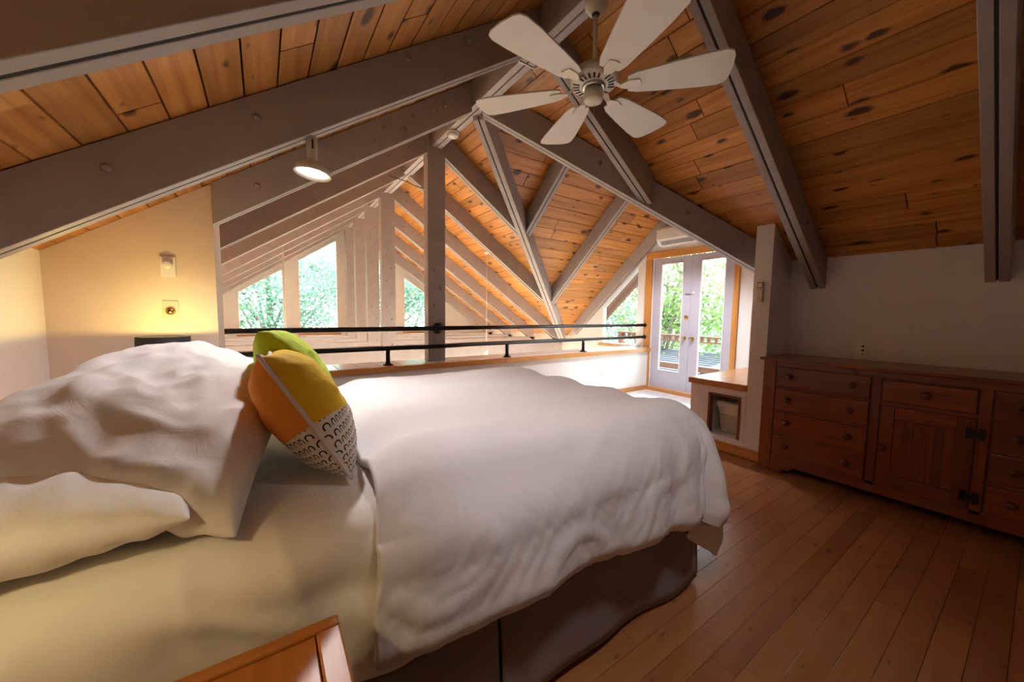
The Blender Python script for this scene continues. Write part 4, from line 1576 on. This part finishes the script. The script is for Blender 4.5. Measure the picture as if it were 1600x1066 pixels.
# ------------------------------------------------------------------ outdoors
# eave boards over the gable window
ev_ = struct(MB().loft([(4.1, 1.0, z_df(0, 1) + .05), (4.9, 1.0, z_df(0, 1) + .05), (4.9, 4.2, z_df(0, 4.2) + .05), (4.1, 4.2, z_df(0, 4.2) + .05)],
                       [(4.1, 1.0, z_df(0, 1) + .1), (4.9, 1.0, z_df(0, 1) + .1), (4.9, 4.2, z_df(0, 4.2) + .1), (4.1, 4.2, z_df(0, 4.2) + .1)]).build('eave', M_cedar))
for k in range(6):
    xa = 4.11 + k * .13
    MB().loft([(x, y, z_df(0, y) + .02) for x, y in rect(xa, xa + .122, 1.0, 4.2)], [(x, y, z_df(0, y) + .049) for x, y in rect(xa, xa + .122, 1.0, 4.2)]).build('eave_board', M_cedarz, ev_)
ev_ = struct(MB().loft([(4.1, -1.2, z_dn(0, -1.2) + .02), (4.9, -1.2, z_dn(0, -1.2) + .02), (4.9, 1.0, z_dn(0, 1) + .02), (4.1, 1.0, z_dn(0, 1) + .02)],
                       [(4.1, -1.2, z_dn(0, -1.2) + .1), (4.9, -1.2, z_dn(0, -1.2) + .1), (4.9, 1.0, z_dn(0, 1) + .1), (4.1, 1.0, z_dn(0, 1) + .1)]).build('eave', M_cedarz))
# deck and rail
dk = struct(MB().box(4.1, 5.3, -.6, 3.6, ZF - .15, ZF - .045).build('deck', M_floorb))
for k in range(8):
    MB().box(4.11 + k * .148, 4.11 + k * .148 + .14, -.6, 3.6, ZF - .045, ZF - .02).build('deck_board', M_cedarz, dk)
t = thing('deck_railing', 'reddish wooden deck railing with a slotted top band outside the glass doors', 'railing', (5.2, 1.5, ZF))
MB().box(5.12, 5.26, -.5, 3.5, -2.325, -2.295).build('top_rail', M_cedarz, t)
MB().box(5.16, 5.22, -.5, 3.5, -2.425, -2.395).build('band_rail', M_cedarz, t)
y_ = -.48
while y_ < 3.45:
    MB().box(5.165, 5.215, y_, y_ + .05, -2.395, -2.325).build('band_block', M_cedarz, t)
    y_ += .13
for y_ in (-.5, 1.06, 3.4):
    MB().box(5.14, 5.24, y_ - .05, y_ + .05, ZF - .02, -2.325).build('post', M_cedarz, t)
MB().box(5.16, 5.22, -.5, 3.5, -2.99, -2.88).build('bottom_rail', M_cedarz, t)
# neighbouring shingle roof
rf_ = struct(MB().loft([(5.7, -3, -3.35), (8.6, -3, -2.99), (8.6, 9, -2.99), (5.7, 9, -3.35)], [(5.7, -3, -3.30), (8.6, -3, -2.94), (8.6, 9, -2.94), (5.7, 9, -3.30)]).build('roof_lower', M_shingle))
for k in range(14):
    xa = 5.7 + k * .205
    za = -3.30 + (xa - 5.7) / 2.9 * .36
    MB().loft([(xa, -3, za), (xa + .2, -3, za + .012), (xa + .2, 9, za + .012), (xa, 9, za)], [(xa, -3, za + .022), (xa + .2, -3, za + .028), (xa + .2, 9, za + .028), (xa, 9, za + .022)]).build('shingle_course', M_shingle, rf_)
# skylight on it
t = thing('roof_skylight', 'flat glass skylight with a grey kerb on the lower shingle roof', 'skylight', (6.6, 1.55, -3.2))
MB().loft([(6.2, 1.5, -3.22), (7.0, 1.5, -3.12), (7.0, 2.05, -3.12), (6.2, 2.05, -3.22)], [(6.2, 1.5, -3.12), (7.0, 1.5, -3.02), (7.0, 2.05, -3.02), (6.2, 2.05, -3.12)]).build('kerb', M_shingle, t)
MB().loft([(6.25, 1.54, -3.11), (6.95, 1.54, -3.022), (6.95, 2.01, -3.022), (6.25, 2.01, -3.11)], [(6.25, 1.54, -3.10), (6.95, 1.54, -3.012), (6.95, 2.01, -3.012), (6.25, 2.01, -3.10)]).build('pane', plain('skylight_glass', (.30, .42, .44), .08), t)


def tree(x, y, ht, cz, rx, rz, nleaf, leafm, label, seed, size=.085):
    rg = random.Random(seed)
    t_ = thing('tree', label, 'tree', (x, y, -6.6), 'trees outside')
    ztop = cz + rz * .6
    m_t = MB()
    p0 = Vector((x, y, -6.6))
    path = [tuple(p0 + Vector((rg.uniform(-.12, .12) * k, rg.uniform(-.12, .12) * k, (ztop + 6.6) * k / 6))) for k in range(7)]
    m_t.tube(path, [.22 - .028 * k for k in range(7)], 10)
    tips = []
    for b_ in range(16):
        k = rg.uniform(.35, .95)
        s_ = Vector(path[min(6, int(k * 6))])
        a = rg.uniform(0, 6.283)
        e = Vector((x + rx * rg.uniform(.4, .9) * math.cos(a), y + rx * rg.uniform(.4, .9) * math.sin(a), cz + rz * rg.uniform(-.7, .9)))
        md = s_.lerp(e, .5) + Vector((rg.uniform(-.2, .2), rg.uniform(-.2, .2), rg.uniform(0, .3)))
        m_t.tube([tuple(s_), tuple(md), tuple(e)], [.07, .045, .012], 6)
        tips += [e, md]
        for q in range(3):
            e2_ = e + Vector((rg.uniform(-.7, .7), rg.uniform(-.7, .7), rg.uniform(-.4, .5)))
            m_t.tube([tuple(md.lerp(e, .7)), tuple(e2_)], [.022, .006], 5)
            tips.append(e2_)
    m_t.build('trunk', M_bark, t_)
    m_l = MB()
    vs_, fs_ = [], []
    for k in range(nleaf):
        c = rg.choice(tips)
        rr = rx * .30
        p = Vector((c.x + rg.gauss(0, rr), c.y + rg.gauss(0, rr), c.z + rg.gauss(0, rr * .6)))
        d1 = Vector((rg.gauss(0, 1), rg.gauss(0, 1), rg.gauss(0, .6))).normalized()
        d2 = d1.cross(Vector((rg.gauss(0, 1), rg.gauss(0, 1), rg.gauss(0, 1)))).normalized()
        s_ = size * rg.uniform(.7, 1.4)
        n0 = len(vs_)
        vs_ += [tuple(p), tuple(p + d1 * s_ * .5 + d2 * s_ * .32), tuple(p + d1 * s_), tuple(p + d1 * s_ * .5 - d2 * s_ * .32)]
        fs_.append((n0, n0 + 1, n0 + 2, n0 + 3))
    m_l._add(vs_, fs_)
    o_ = m_l.build('foliage', leafm, t_)
    o_['kind'] = 'stuff'


tree(-5.4, 13.0, 0, -1.2, 2.6, 2.4, 16000, M_leafB, 'yellow green leafy tree outside the small gable window by the partition', 1, .11)
tree(-1.6, 14.5, 0, -1.0, 2.8, 2.8, 20000, M_leafA, 'blue green leafy tree filling the tall gable window', 2, .11)
tree(3.2, 14.0, 0, -1.4, 2.6, 2.4, 16000, M_leafA, 'blue green leafy tree outside the gable window right of the posts', 3, .11)
tree(-9.5, 16.5, 0, -2.2, 2.8, 2.0, 10000, M_leafB, 'bushy tree far out beyond the gable wall', 4, .13)
tree(8.6, 4.6, 0, -1.3, 2.0, 1.9, 7000, M_leafB, 'broad leafy tree with dark limbs outside the left glass door', 5, .10)
tree(10.6, 2.2, 0, -1.5, 2.3, 2.1, 7500, M_leafB, 'leafy tree outside the right glass door behind the deck railing', 6, .10)
tree(8.8, 8.2, 0, -2.0, 2.2, 1.9, 10000, M_leafA, 'leafy tree seen through the slanted gable window', 7, .10)
tree(14.0, 6.0, 0, -2.6, 3.2, 2.0, 6000, M_leafA, 'distant pale tree far behind the shingle roof', 8, .14)
